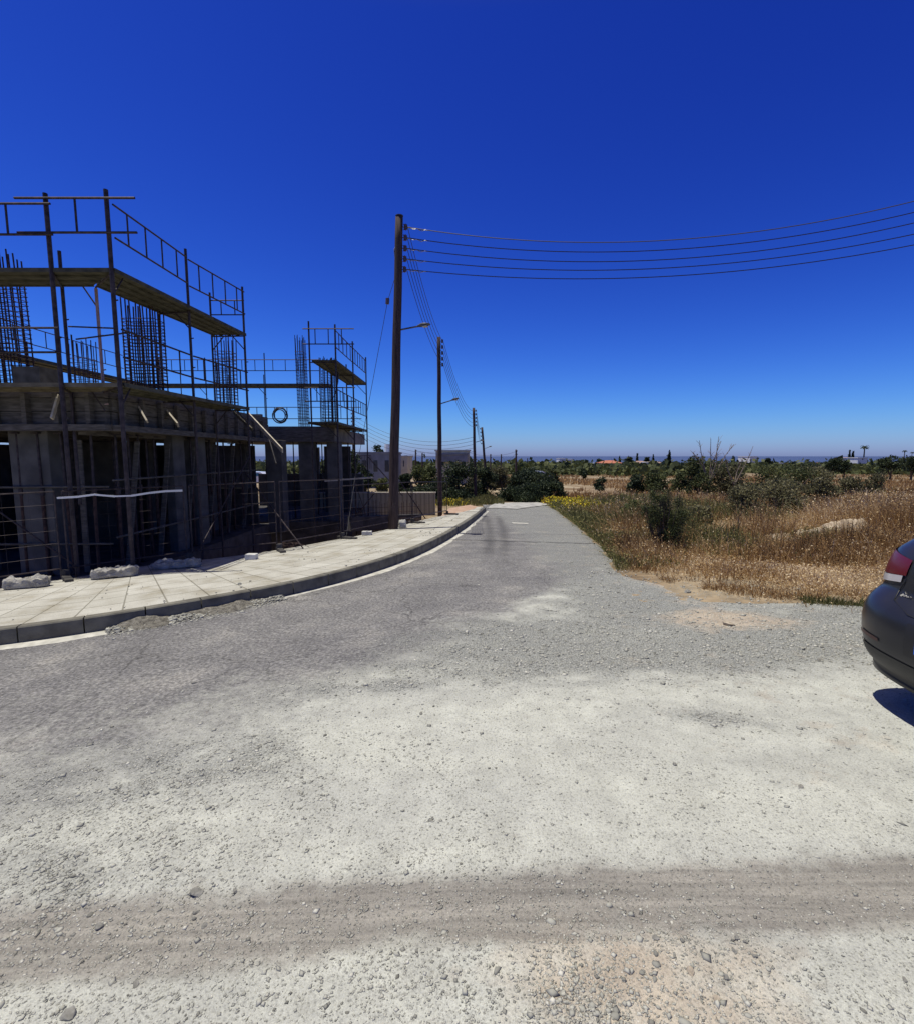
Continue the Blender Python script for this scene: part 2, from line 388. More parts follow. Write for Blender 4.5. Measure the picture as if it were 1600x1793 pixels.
# road + gravel sheet --------------------------------------------
rowsY = np.r_[np.arange(-4, .8, .2), np.arange(.8, 6.0, .02), np.arange(6.0, 12, .04), np.arange(12, ENDY+.01, .1)]
nc = 420
uu = np.linspace(0, 1, nc)
XL = np.maximum(kerb_x(rowsY)-.25, -9.5); XL[rowsY < 4.0] = -9.5
XRr = np.where(rowsY < 5.25, 10.0, 0)
re_x = np.interp(rowsY, RE[:, 1], RE[:, 0])
edge_noise = .25*(fbm(rowsY*1.7, rowsY*0+3, 4, 41)-.5)
lotx = np.interp(rowsY, [5.25, 5.6, 6.0, 6.6, 7.2, 8.0], [10, 6.0, 4.2, 3.3, 2.9, 2.6])
XRr = np.where(rowsY < 5.25, 10.0, np.where(rowsY < 7.6, np.maximum(lotx, re_x), re_x)+edge_noise)
gx = XL[:, None]+(XRr-XL)[:, None]*uu[None, :]; gy = np.repeat(rowsY[:, None], nc, 1)
A, B, T, Gv, B2 = masks(gx, gy)
relief = .010*(fbm(gx*3, gy*3, 4, 51)-.5)+.012*Gv*(fbm(gx*14, gy*14, 3, 61)-.3)+.006*(1-A)*(fbm(gx*25, gy*25, 3, 71)-.5)-.012*B2
relief += (1-A)*.03*(fbm(gx*.8, gy*.8, 3, 55)-.5)
edge_fall = -.05*sstep(1-(XRr[:, None]-gx)/.35)
gz = zg(gx, gy)+relief+edge_fall*(gy > 5.25)
V = np.c_[gx.ravel(), gy.ravel(), gz.ravel()]
nyy = len(rowsY); idx = np.arange(nyy*nc).reshape(nyy, nc)
Fq = np.stack([idx[:-1, :-1], idx[:-1, 1:], idx[1:, 1:], idx[1:, :-1]], -1).reshape(-1, 4)
m, t, b = newmat('road_surface')
tc = nn(t, 'ShaderNodeTexCoord')
def attr(nm): a_ = nn(t, 'ShaderNodeAttribute'); a_.attribute_name = nm; return a_.outputs['Fac']
fine = noise_node(t, tc, 90, 8); mid = noise_node(t, tc, 7, 8); big = noise_node(t, tc, 1.1, 6, stretch=(.6, 2.2, 1)); vfine = noise_node(t, tc, 260, 3)
streak = noise_node(t, tc, 6, 8, stretch=(.22, 5.5, 1))
dust = ramp_node(t, mid.outputs[0], [(.3, (.425, .427, .385)), (.7, (.535, .54, .485))])
ag = noise_node(t, tc, 38, 8); blt = noise_node(t, tc, 1.7, 8)
asph0 = ramp_node(t, ag.outputs[0], [(.30, (.11, .107, .108)), (.5, (.20, .195, .194)), (.72, (.34, .33, .32))])
blr = ramp_node(t, blt.outputs[0], [(.35, (.85, .85, .86)), (.55, (1.0, 1.0, 1.0)), (.72, (1.35, 1.33, 1.27))])
asph1 = mix_node(t, 1.0, asph0.outputs[0], blr.outputs[0], 'MULTIPLY')
vor = nn(t, 'ShaderNodeTexVoronoi'); vor.feature = 'DISTANCE_TO_EDGE'; vor.inputs['Scale'].default_value = .55
wrp = noise_node(t, tc, 2.5, 5); wv = nn(t, 'ShaderNodeVectorMath', operation='MULTIPLY_ADD'); wv.inputs[1].default_value = (.5, .5, .5); t.links.new(wrp.outputs[1], wv.inputs[0]); t.links.new(tc.outputs['Object'], wv.inputs[2]); t.links.new(wv.outputs[0], vor.inputs[0])
crk = ramp_node(t, vor.outputs[0], [(.0, (.55, .55, .55)), (.006, (1, 1, 1))])
asph1 = mix_node(t, 1.0, asph1, crk.outputs[0], 'MULTIPLY')
grav = ramp_node(t, fine.outputs[0], [(.35, (.10, .105, .10)), (.5, (.225, .23, .22)), (.68, (.40, .40, .375))])
bandc = ramp_node(t, streak.outputs[0], [(.3, (.17, .155, .14)), (.7, (.33, .305, .27))])
tanc = ramp_node(t, mid.outputs[0], [(.3, (.40, .32, .24)), (.7, (.58, .49, .38))])
def mth(op, a_, b_=None):
    x = nn(t, 'ShaderNodeMath', operation=op)
    for i, s_ in enumerate((a_, b_)):
        if s_ is None: continue
        if isinstance(s_, (int, float)): x.inputs[i].default_value = s_
        else: t.links.new(s_, x.inputs[i])
    return x.outputs[0]
bigr = ramp_node(t, big.outputs[0], [(.35, (.93, .93, .94)), (.65, (1.04, 1.04, 1.03))])
edge_n = noise_node(t, tc, 13, 9); edge_f = noise_node(t, tc, 45, 5)
def brk(nm, amt=.8, gain=2.0, src=None):
    v = mth('ADD', attr(nm), mth('MULTIPLY', mth('SUBTRACT', (src or edge_n).outputs[0], .5), amt)); x = nn(t, 'ShaderNodeMath', operation='MULTIPLY_ADD'); x.use_clamp = True
    t.links.new(v, x.inputs[0]); x.inputs[1].default_value = gain; x.inputs[2].default_value = .5-.5*gain; return x.outputs[0]
c = mix_node(t, brk('asphalt', .9, 1.15), dust.outputs[0], asph1)
c = mix_node(t, mth('MULTIPLY', brk('gravel', 1.0, 1.4, edge_f), .85), c, grav.outputs[0])
c = mix_node(t, mth('MULTIPLY', brk('tan', 1.0, 1.5), .7), c, tanc.outputs[0])
c = mix_node(t, mth('MULTIPLY', brk('band', 1.0, 1.5), .85), c, bandc.outputs[0])
c = mix_node(t, mth('MULTIPLY', attr('track'), .55), c, (.07, .068, .07))
c = mix_node(t, 1.0, c, bigr.outputs[0], 'MULTIPLY')
spk = ramp_node(t, fine.outputs[0], [(.30, (.62, .62, .62)), (.45, (.98, .98, .98)), (.75, (1.12, 1.12, 1.1))])
c = mix_node(t, 1.0, c, spk.outputs[0], 'MULTIPLY')
spk2 = ramp_node(t, vfine.outputs[0], [(.3, (.8, .8, .8)), (.7, (1.15, 1.15, 1.15))])
c = mix_node(t, 1.0, c, spk2.outputs[0], 'MULTIPLY')
t.links.new(c, b.inputs['Base Color']); b.inputs['Roughness'].default_value = .95; b.inputs['Specular IOR Level'].default_value = .12
bp = nn(t, 'ShaderNodeBump'); bp.inputs['Strength'].default_value = .7; bp.inputs['Distance'].default_value = .012
t.links.new(fine.outputs[0], bp.inputs['Height']); t.links.new(bp.outputs[0], b.inputs['Normal'])
# tyre tracks on the tarmac
trk = np.zeros_like(gx)
for pl in ([(851, 905), (856, 925), (858, 950), (850, 990)], [(872, 905), (880, 925), (884, 948), (880, 985)]):
    P = [G(*q) for q in pl]; cx_ = np.interp(gy, [q.y for q in P][::-1], [q.x for q in P][::-1])
    yy = [q.y for q in P]
    trk = np.maximum(trk, np.exp(-((gx-cx_)/.14)**2)*sstep((gy-min(yy))/2)*sstep((max(yy)+1-gy)/1)*(.5+.8*fbm(gx*3, gy*.8, 3, 77)))
fa = A.ravel()[Fq].mean(1) > .5
for nm, sel in (('road', fa), ('gravel_lot', ~fa)):
    F2 = Fq[sel]; used, inv = np.unique(F2.ravel(), return_inverse=True)
    o = fast(nm, V[used], inv.reshape(-1, 4), m, smooth=True); tag(o, kind='structure')
    for an, arr in (('asphalt', A), ('gravel', Gv), ('tan', T), ('band', B), ('track', trk)):
        at_ = o.data.attributes.new(an, 'FLOAT', 'POINT'); at_.data.foreach_set('value', np.clip(arr.ravel()[used], 0, 1).astype(np.float32))

# pavement, kerb, gutter -----------------------------------------
def pz(x, y): return float(zg(x, y))+PH
KW = .13
def offset_line(L, d):
    T_ = np.gradient(L, axis=0); T_ /= np.hypot(T_[:, 0], T_[:, 1])[:, None]
    return L+np.c_[-T_[:, 1], T_[:, 0]]*d
KB = offset_line(KL, KW)
m, t, b = newmat('paving_slabs')
uvn = nn(t, 'ShaderNodeTexCoord'); bk = nn(t, 'ShaderNodeTexBrick'); t.links.new(uvn.outputs['UV'], bk.inputs[0])
bk.offset = 0.0; bk.inputs['Scale'].default_value = 1.0; bk.inputs['Brick Width'].default_value = .47; bk.inputs['Row Height'].default_value = .45
bk.inputs['Mortar Size'].default_value = .011; bk.inputs['Mortar Smooth'].default_value = .3; bk.inputs['Bias'].default_value = 0
bk.inputs['Color1'].default_value = (.445, .435, .385, 1); bk.inputs['Color2'].default_value = (.50, .49, .44, 1); bk.inputs['Mortar'].default_value = (.25, .24, .20, 1)
n = noise_node(t, uvn, 2.2, 8, 'UV'); r = ramp_node(t, n.outputs[0], [(.3, (.70, .66, .58)), (.48, (.93, .92, .90)), (.65, (1.06, 1.06, 1.05))])
n5 = noise_node(t, uvn, 45, 6, 'UV'); r5 = ramp_node(t, n5.outputs[0], [(.3, (.85, .85, .85)), (.7, (1.08, 1.08, 1.08))])
c = mix_node(t, 1.0, bk.outputs[0], r.outputs[0], 'MULTIPLY'); c = mix_node(t, 1.0, c, r5.outputs[0], 'MULTIPLY'); t.links.new(c, b.inputs['Base Color']); b.inputs['Roughness'].default_value = .9
b.inputs['Specular IOR Level'].default_value = .15
bp = nn(t, 'ShaderNodeBump'); bp.inputs['Strength'].default_value = .5; bp.inputs['Distance'].default_value = .008; bp.invert = True
t.links.new(bk.outputs['Fac'], bp.inputs['Height']); t.links.new(bp.outputs[0], b.inputs['Normal'])
NA = 24; me_v = []; me_uv = []
darc = np.r_[0, np.cumsum(np.hypot(*np.diff(KL, axis=0).T))]
PEND = 148
# match back line points by arc fraction through ray-like pairing (nearest along normals)
def back_match(i):
    p = KB[i]; T_ = KL[min(i+1, 159)]-KL[max(i-1, 0)]; T_ = T_/np.hypot(*T_); N_ = np.array([-T_[1], T_[0]])
    best = None
    for j in range(159):
        a_ = BL[j]; d_ = BL[j+1]-a_; M_ = np.array([[N_[0], -d_[0]], [N_[1], -d_[1]]]); de = np.linalg.det(M_)
        if abs(de) < 1e-9: continue
        s_, u_ = np.linalg.solve(M_, a_-p)
        if 0 <= u_ <= 1 and 0 < s_ < 6 and (best is None or s_ < best): best = s_
    return best
raw = [back_match(i) for i in range(160)]
val = [(i, v) for i, v in enumerate(raw) if v]
bw = np.interp(np.arange(160), [i for i, v in val], [v for i, v in val])
for _ in range(6): bw[1:-1] = (bw[:-2]+bw[1:-1]*2+bw[2:])/4
PB = np.array([KB[i]+(lambda T_: np.array([-T_[1], T_[0]])/np.hypot(*T_))(KL[min(i+1, 159)]-KL[max(i-1, 0)])*bw[i] for i in range(160)])
def strip(L0, L1, i0, i1, na, zf, name, mat, uv=True, jag=None):
    vs = []; uvs = []
    for i in range(i0, i1+1):
        for k in range(na+1):
            p = L0[i]+(L1[i]-L0[i])*k/na
            if jag is not None and k in (0, na): p = p+jag(i, k)
            vs.append((p[0], p[1], zf(p[0], p[1]))); uvs.append((darc[i], np.hypot(*(p-L0[i]))))
    n_ = na+1; F_ = [[(i*n_+k), (i*n_+k+1), ((i+1)*n_+k+1), ((i+1)*n_+k)] for i in range(i1-i0) for k in range(na)]
    F_ = [f[::-1] for f in F_]
    o = fast(name, vs, F_, mat)
    l = o.data.uv_layers.new(name='UVMap'); li = np.zeros(len(o.data.loops), np.int32); o.data.loops.foreach_get('vertex_index', li)
    l.data.foreach_set('uv', np.array(uvs, np.float32)[li].ravel())
    return o
pv = strip(KB, PB, 0, 146, 12, lambda x, y: pz(x, y)-.004+.004*math.sin(x*3+y*2), 'pavement', m); tag(pv, kind='structure')
# back skirt of the pavement down into the plot
mb = MB()
for i in range(0, 146):
    a_ = PB[i]; b_ = PB[i+1]
    mb.add([(a_[0], a_[1], pz(*a_)-.006), (b_[0], b_[1], pz(*b_)-.006), (b_[0], b_[1], -2.4), (a_[0], a_[1], -2.4)], [(0, 1, 2, 3)])
tag(mb.build('pavement_retaining_edge', CONCD), kind='structure')
# kerb as individual stones merged along the line (one continuous kerb)
mb = MB(); i0 = 0
K2 = offset_line(KL, .012)
seg = 3
for i in range(0, 144, seg):
    j = i+seg
    for q in range(i, j):
        a0, a1 = KL[q], KL[q+1]; b0, b1 = KB[q], KB[q+1]; c0, c1 = K2[q], K2[q+1]
        if q == j-1: f_ = .93; a1 = a0+(a1-a0)*f_; b1 = b0+(b1-b0)*f_; c1 = c0+(c1-c0)*f_
        z = lambda p, h: float(zg(p[0], p[1]))+h
        vs = [(a0[0], a0[1], z(a0, -.12)), (a1[0], a1[1], z(a1, -.12)), (a0[0], a0[1], z(a0, PH-.014)), (a1[0], a1[1], z(a1, PH-.014)),
              (c0[0], c0[1], z(c0, PH)), (c1[0], c1[1], z(c1, PH)), (b0[0], b0[1], z(b0, PH)), (b1[0], b1[1], z(b1, PH)), (b0[0], b0[1], z(b0, -.12)), (b1[0], b1[1], z(b1, -.12))]
        mb.add(vs, [(0, 1, 3, 2), (2, 3, 5, 4), (4, 5, 7, 6), (6, 7, 9, 8), (0, 2, 4, 6, 8), (1, 9, 7, 5, 3)])
tag(mb.build('kerb', KERB), kind='structure')
rj = np.random.RandomState(5)
J = .04*(fbm(np.arange(160)*.45, np.zeros(160), 4, 81)-.5)*2
G0 = offset_line(KL, .03); G1 = offset_line(KL, -.17)
mb = MB(); cover = [(int(c0), int(c1)) for c0, c1 in ((61, 76),)]
def gut_strip(i0, i1, wfun, nm):
    vs = []; F_ = []
    for q, i in enumerate(range(i0, i1+1)):
        p0 = G0[i]; p1 = G0[i]+(G1[i]-G0[i])*wfun(i)
        for k in range(4):
            p = p0+(p1-p0)*k/3; vs.append((p[0], p[1], float(zg(p[0], p[1]))+.012-(.012 if k == 3 else 0)))
    F_ = [(q*4+k, (q+1)*4+k, (q+1)*4+k+1, q*4+k+1) for q in range(i1-i0) for k in range(3)]
    return fast(nm, vs, F_, GUT)
ixk = lambda px: int(np.argmin([abs((lambda u: 800+FPX*p[0]/(p[1]*cp))(0)-px) for p in KL]))
o = gut_strip(0, ixk(235), lambda i: 1.0+6*J[i]-(.75*max(0, (i-ixk(150))/max(1, ixk(235)-ixk(150)))), 'gutter'); tag(o, kind='structure')
o = gut_strip(ixk(445), 144, lambda i: .9+7*J[i]-.6*max(0, 1-(i-ixk(445))/8), 'gutter'); tag(o, kind='structure')
# dirt washed against the kerb
def dirt_mound(px0, px1, name, wd=.35, h=.06):
    i0, i1 = ixk(px0), ixk(px1); vs = []; n_ = (i1-i0)*6+1; M_ = 14
    for q in range(n_):
        s_ = q/(n_-1); f = i0+(i1-i0)*s_; i = min(int(f), 158); fr = f-i; p = KL[i]*(1-fr)+KL[i+1]*fr
        T_ = KL[i+1]-KL[i]; T_ = T_/np.hypot(*T_); N_ = np.array([T_[1], -T_[0]])
        ww = wd*math.sin(math.pi*s_)**.6*(.6+.8*float(fbm(np.array([s_*7.]), np.array([px0*.1]), 3, 5)[0]))+.02
        for k in range(M_+1):
            u = k/M_; x, y = p+N_*(ww*u-.01)
            hh = h*(1-u)**1.2*math.sin(math.pi*s_)**.7*(.5+1.0*float(fbm(np.array([x*9.]), np.array([y*9.]), 3, 8)[0]))
            vs.append((x, y, float(zg(x, y))+.008+hh-(.02 if k == M_ else 0)))
    F_ = [(q*(M_+1)+k, q*(M_+1)+k+1, (q+1)*(M_+1)+k+1, (q+1)*(M_+1)+k) for q in range(n_-1) for k in range(M_)]
    o = fast(name, vs, F_, DIRT, smooth=True); return tag(o, 'dirt', 'dirt', kind='stuff')
DIRT = nmat('washed_dirt', (.13, .12, .10), (.30, .28, .235), 22, .95, 1.0, 70, bd=.04)
for k, (a_, b_, lab) in enumerate([(165, 300, 'grey washed dirt piled against the kerb at the left'), (285, 470, 'darker rubble dirt against the middle of the kerb')]):
    o = dirt_mound(a_, b_, 'washed_dirt', .24, .09); o['label'] = lab; o['category'] = 'dirt'
# reddish unfinished pavement bed beyond the slabs
REDD = nmat('red_soil', (.34, .21, .14), (.52, .38, .28), 3, .95, .6, 20, bd=.03)
vs = []; c0 = [G(768, 908, .10), G(812, 905, .1), G(845, 889, .08), G(822, 884, .08), G(786, 890, .1)]
mb = MB(); mb.add([(p.x, p.y, p.z) for p in c0]+[(p.x, p.y, p.z-.3) for p in c0], [(0, 1, 2, 3, 4)]+[(i, (i+1) % 5+5 if False else (i+5), (i+1) % 5+5, (i+1) % 5) for i in range(5)])
tag(mb.build('unpaved_verge', REDD), kind='structure')
# dusty patch where the tarmac ends
PALE = nmat('pale_gravel', (.24, .235, .22), (.52, .51, .47), 3, .95, .5, 20, bd=.03)
mb = MB(); q = [G(851, 890), G(905, 892), G(962, 884), G(940, 880), G(868, 881)]
mb.add([(p.x, p.y, p.z+.03) for p in q], [tuple(range(5))]); tag(mb.build('gravel_patch', PALE), kind='structure')
# small white paint remnant and a dark road seam doubling as the pole's painted shadow
mb = MB(); a_, b_ = G(897, 917), G(925, 918)
mb.add([(a_.x, a_.y, a_.z+.012), (b_.x, b_.y, b_.z+.012), (b_.x+.02, b_.y+.35, b_.z-.004), (a_.x, a_.y+.38, a_.z-.004)], [(0, 1, 2, 3)])
tag(mb.build('road_marking', GUT), kind='structure')
SEAM_SHADOW = plain('seam_and_pole_shadow', (.03, .03, .032), .9)
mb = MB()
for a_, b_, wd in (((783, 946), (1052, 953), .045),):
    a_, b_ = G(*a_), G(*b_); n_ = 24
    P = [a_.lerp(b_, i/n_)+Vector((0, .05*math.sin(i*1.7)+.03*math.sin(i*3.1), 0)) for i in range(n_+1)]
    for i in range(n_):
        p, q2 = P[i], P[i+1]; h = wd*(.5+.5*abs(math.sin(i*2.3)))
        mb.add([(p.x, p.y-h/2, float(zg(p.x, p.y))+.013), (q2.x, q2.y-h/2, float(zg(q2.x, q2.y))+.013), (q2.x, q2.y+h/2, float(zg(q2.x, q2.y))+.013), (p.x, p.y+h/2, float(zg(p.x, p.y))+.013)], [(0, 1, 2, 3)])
tag(mb.build('pole_shadow_seam', SEAM_SHADOW), kind='structure')

# ------------------------------------------------------------------ building under construction
ZS = CAMZ+1.25          # top of near slab
ZB = CAMZ+.54           # underside of its edge beam
bl = thing('unfinished_building', (-9.5, 9, -2.0), 'unfinished concrete frame building with rebar columns and bare slab, wrapped in scaffolding', 'building')
mb = MB(); mb.box(-14, -6.35, 9.05, 16.4, ZS-.22, ZS-.04); mb.build('roof_slab', CONC, bl)
def wallmb(x0, x1, y0, y1, z0, z1, name, mat): return MB().box(x0, x1, y0, y1, z0, z1).build(name, mat, bl)
fb = MB()
# shuttered edge beams with visible board lines
for k in range(3):
    z0 = ZB+.02+k*(ZS-ZB)/3; z1 = z0+(ZS-ZB)/3-.012
    fb.box(-14.1, -6.25-.01*(k % 2), 8.93-.012*(k % 2), 9.04, z0, z1)
fb.build('front_edge_beam', FORM, bl)
fb = MB()
for k in range(3):
    z0 = ZB+.02+k*(ZS-ZB)/3; z1 = z0+(ZS-ZB)/3-.012
    fb.box(-6.34, -6.22+.012*(k % 2), 9.05, 16.5, z0, z1)
fb.build('side_edge_beam', FORM, bl)
fb = MB(); fb.box(-14.1, -6.15, 8.75, 8.92, ZB-.10, ZB+.01); fb.box(-6.21, -6.0, 8.93, 16.4, ZB-.10, ZB+.01)
for k in range(14): fb.box(-13.8+k*.56, -13.72+k*.56, 8.80, 8.92, ZB+.02, ZS-.15)
for k in range(12): fb.box(-6.20, -6.12, 9.2+k*.6, 9.28+k*.6, ZB+.02, ZS-.15)
fb.split('shuttering_piece', FORM, bl)
wallmb(-7.4, -6.4, 16.41, 16.55, ZB+.1, ZS+.12, 'parapet_wall', CONC)
# wing
WZ = CAMZ+1.03; WB = CAMZ+.50
wallmb(-9.6, -4.42, 18.0, 24, WZ-.5, WZ-.01, 'wing_slab', CONC)
wallmb(-9.6, -4.38, 17.86, 17.99, WB, WZ+.02, 'wing_edge_beam', FORM)
# joists below
fb = MB()
for k in range(11): fb.box(-13.9, -6.4, 9.4+k*.62, 9.5+k*.62, ZB-.02, ZB+.10)
for k in range(4): fb.box(-13.2+k*2.1, -13.05+k*2.1, 9.1, 16.3, ZB-.16, ZB-.03)
fb.split('joist', FORM, bl)
wallmb(-14, -6.38, 9.06, 16.39, ZB+.11, ZB+.2, 'soffit', FORM)
# floor and plinth
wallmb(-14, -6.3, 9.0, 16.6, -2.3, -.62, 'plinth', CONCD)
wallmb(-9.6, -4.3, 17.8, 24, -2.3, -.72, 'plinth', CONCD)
def column(px0, px1, Y, dep, z0=-.62, z1=ZB-.02, mat=CONC2):
    x0 = (px0-800)/FPX*Y/1.0; x1 = (px1-800)/FPX*Y
    return MB().box(x0, x1, Y, Y+dep, z0, z1).build('column', mat, bl, bevel=.015)
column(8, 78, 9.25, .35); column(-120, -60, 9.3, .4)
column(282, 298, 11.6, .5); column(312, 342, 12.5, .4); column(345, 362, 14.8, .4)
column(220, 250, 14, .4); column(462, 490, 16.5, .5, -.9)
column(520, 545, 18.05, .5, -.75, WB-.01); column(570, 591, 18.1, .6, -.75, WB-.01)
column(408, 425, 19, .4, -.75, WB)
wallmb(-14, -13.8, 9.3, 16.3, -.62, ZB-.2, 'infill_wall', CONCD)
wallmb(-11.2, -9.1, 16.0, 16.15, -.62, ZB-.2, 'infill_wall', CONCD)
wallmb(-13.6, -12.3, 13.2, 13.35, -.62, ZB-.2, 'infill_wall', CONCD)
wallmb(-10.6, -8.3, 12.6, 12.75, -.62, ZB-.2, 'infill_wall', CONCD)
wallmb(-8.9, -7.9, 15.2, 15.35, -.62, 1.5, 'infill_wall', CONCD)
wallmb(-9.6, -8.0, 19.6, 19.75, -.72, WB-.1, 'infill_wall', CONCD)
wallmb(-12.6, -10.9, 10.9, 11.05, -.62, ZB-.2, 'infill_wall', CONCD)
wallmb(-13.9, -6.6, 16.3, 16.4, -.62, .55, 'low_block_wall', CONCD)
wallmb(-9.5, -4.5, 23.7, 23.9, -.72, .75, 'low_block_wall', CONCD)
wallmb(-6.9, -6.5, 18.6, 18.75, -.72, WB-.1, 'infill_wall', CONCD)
wallmb(-7.5, -6.55, 23.6, 23.8, -.72, WB-.1, 'infill_wall', CONCD)
wallmb(-5.6, -4.5, 21, 21.15, -.72, WB-.1, 'infill_wall', CONCD)
# rebar cages standing out of the slab
def rebar(cx, cy, w_, d_, z0, ztop, nxb, nyb, hoop_top, hs=.14, lean=0.0, rr=.0135):
    mb = MB(); pos = []
    for i in range(nxb):
        for j in range(nyb):
            if 0 < i < nxb-1 and 0 < j < nyb-1: continue
            pos.append((cx-w_/2+w_*i/(nxb-1), cy-d_/2+d_*j/(nyb-1)))
    for (x, y) in pos:
        t_ = ztop+random.uniform(-.12, .06); dx = random.uniform(-.02, .02)
        mb.tube([(x, y, z0), (x+dx*.3+lean*.5, y, (z0+t_)/2), (x+dx+lean, y+dx, t_)], rr, 5)
    z = z0+.05
    while z < hoop_top:
        k = (z-z0)/(ztop-z0)*lean; e = .012
        P = [(cx-w_/2-e+k, cy-d_/2-e, z), (cx+w_/2+e+k, cy-d_/2-e, z+random.uniform(-.015, .015)), (cx+w_/2+e+k, cy+d_/2+e, z), (cx-w_/2-e+k, cy+d_/2+e, z)]
        for a_, b_ in zip(P, P[1:]+P[:1]): mb.tube([a_, b_], .0075, 4, caps=False)
        if nxb > 4:
            mb.tube([(cx+k, cy-d_/2-e, z), (cx+k, cy+d_/2+e, z)], .0055, 4, caps=False)
        z += hs*.8*random.uniform(.85, 1.15)
    return mb.build('rebar_cage', RUST, bl)
rebar(-8.82, 9.75, .75, .5, ZS-.05, CAMZ+3.95, 7, 4, CAMZ+3.4, .11, -.05)
rebar(-9.9, 9.6, .4, .4, ZS-.05, CAMZ+3.6, 4, 4, CAMZ+3.2, .12)
rebar(-10.9, 14.6, .5, .4, ZS-.05, CAMZ+3.35, 5, 3, CAMZ+2.9, .15)
rebar(-6.25-.02, 10.1, .62, .34, ZS-.05, CAMZ+3.1, 8, 3, CAMZ+2.78, .085)
rebar(-5.95-.28, 13.5, .40, .36, ZS-.05, CAMZ+3.25, 5, 3, CAMZ+2.85, .12)
rebar(-5.68, 18.4, .26, .45, WZ-.02, CAMZ+4.45, 4, 4, CAMZ+3.9, .16, -.05, .013)
rebar(-4.75, 18.6, .50, .40, WZ-.02, CAMZ+3.72, 5, 3, CAMZ+3.4, .14)
# slab-edge kicker block left
wallmb(-8.25, -7.75, 9.4, 9.9, ZS-.03, ZS+.42, 'column_shutter', PLANK)

# steel props below the slab
prop = thing('steel_prop', (0, 0, 0), 'thin rusty adjustable steel prop holding up the dark soffit of the near slab', 'prop', 'steel props below the near slab')
MB().tube([(0, 0, 0), (0, 0, 1.55)], .03, 8).build('outer_tube', RUST, prop); MB().tube([(0, 0, 1.5), (0, 0, 2.6)], .022, 8).build('inner_tube', STEEL, prop)
MB().tube([(0, 0, 1.47), (0, 0, 1.60)], .042, 8).build('collar', STEEL, prop); MB().box(-.07, .07, -.07, .07, 0, .012).build('end_plate', STEEL, prop); MB().box(-.07, .07, -.07, .07, 2.59, 2.61).build('end_plate', STEEL, prop)
pp = []
for i in range(9):
    for j in range(5):
        pp.append((-13.0+i*.78+random.uniform(-.12, .12), 9.75+j*1.35+random.uniform(-.15, .15)))
pp = [p for p in pp if not (p[0] > -7.2 and p[1] < 10.6)]
random.shuffle(pp); pp = pp[:34]
for k, (x, y) in enumerate(pp):
    o = prop if k == 0 else copy_tree(prop); o.location = (x, y, -.615); s_ = (ZB-.17+.615)/2.61; o.scale = (1, 1, s_)
for k in range(9):
    o = copy_tree(prop); o.location = (-9.0+k*.5, 18.6+(k % 3)*1.3, -.715); o.scale = (1, 1, (WZ-.5+.715)/2.61)
    o['label'] = 'rusty steel prop holding up the far lower wing of the building'; o['group'] = 'steel props below the far wing'

fr = [(x+random.uniform(-.08, .08), 9.16+random.uniform(0, .25)) for x in np.linspace(-12.2, -6.75, 13)]+[(-6.42-random.uniform(0, .3), y+random.uniform(-.15, .15)) for y in np.linspace(9.6, 16, 13)]
for x, y in fr:
    o = copy_tree(prop); o.location = (x, y, -.615); o.scale = (1, 1, (ZB-.12+.615)/2.61); o.rotation_euler = (random.uniform(-.015, .015), random.uniform(-.02, .02), 0)
    o['label'] = 'steel prop standing at the open front edge of the near slab'; o['group'] = 'steel props along the building front'
fb = MB()
for z in (-.05, 1.0): fb.tube([(-13, 9.2, z), (-6.5, 9.22, z+.03)], .02, 6)
for z in (.1, 1.15): fb.tube([(-6.4, 9.2, z), (-6.42, 16.3, z)], .02, 6)
for k in range(7): fb.bar((-12.9+k*.95, 9.45, -.6), (-12.6+k*.9, 9.5, 1.9), .10, .03, (0, 1, 0))
for k in range(6): fb.bar((-6.7, 9.9+k*1.1, -.6), (-6.6, 10.3+k*1.1, 1.9), .03, .10, (1, 0, 0))
for k in range(8): x = random.uniform(-13, -7); y = random.uniform(9.3, 12); fb.bar((x, y, -.5), (x+random.uniform(-1.2, 1.2), y+.3, random.uniform(-.3, .9)), .12, .03)
fb.split('timber_bracing', FORM, bl)

# ------------------------------------------------------------------ scaffolds
def ladder_rail(par, p0, p1, z0, z1, nr, r=.017, over=.0, nm='guard_rail'):
    p0 = Vector(p0); p1 = Vector(p1); d = (p1-p0).normalized()
    mb = MB(); a0 = p0-d*over; a1 = p1+d*over
    for z in (z0, z1): mb.tube([(a0.x, a0.y, z), (a1.x, a1.y, z)], r, 6)
    for k in range(nr):
        q = p0.lerp(p1, (k+.7)/(nr+.4)); mb.tube([(q.x, q.y, z0), (q.x, q.y, z1)], r*.85, 6)
    return mb.build(nm, STEEL, par)
def post(par, x, y, z0, z1, r=.024, mat=STEEL, spigots=()):
    mb = MB(); mb.tube([(x, y, z0), (x, y, z1)], r, 8)
    for z in spigots: mb.bar((x, y, z), (x+.07, y, z+.01), .012, .02)
    return mb.build('post', mat, par)
def deck(par, quad, z, th=.045, nb=3, mat=DECK):
    """quad: outer-start, outer-end, inner-end, inner-start (x,y); boards run start to end"""
    a, b_, c_, d_ = [Vector((q[0], q[1], 0)) for q in quad]; out = None
    mb = MB()
    for k in range(nb):
        u0 = k/nb+.012; u1 = (k+1)/nb-.012
        P = [a.lerp(d_, u0), b_.lerp(c_, u0), b_.lerp(c_, u1), a.lerp(d_, u1)]
        mb.hexa([(p.x, p.y, z) for p in P]+[(p.x, p.y, z+th) for p in P])
        for s_ in (.0, 1.0):     # rolled edge ribs under each board
            u = u0+(u1-u0)*(.04+.92*s_); p, q = a.lerp(d_, u), b_.lerp(c_, u); mb.bar((p.x, p.y, z-.012), (q.x, q.y, z-.012), .02, .024)
    return mb.build('platform', mat, par)
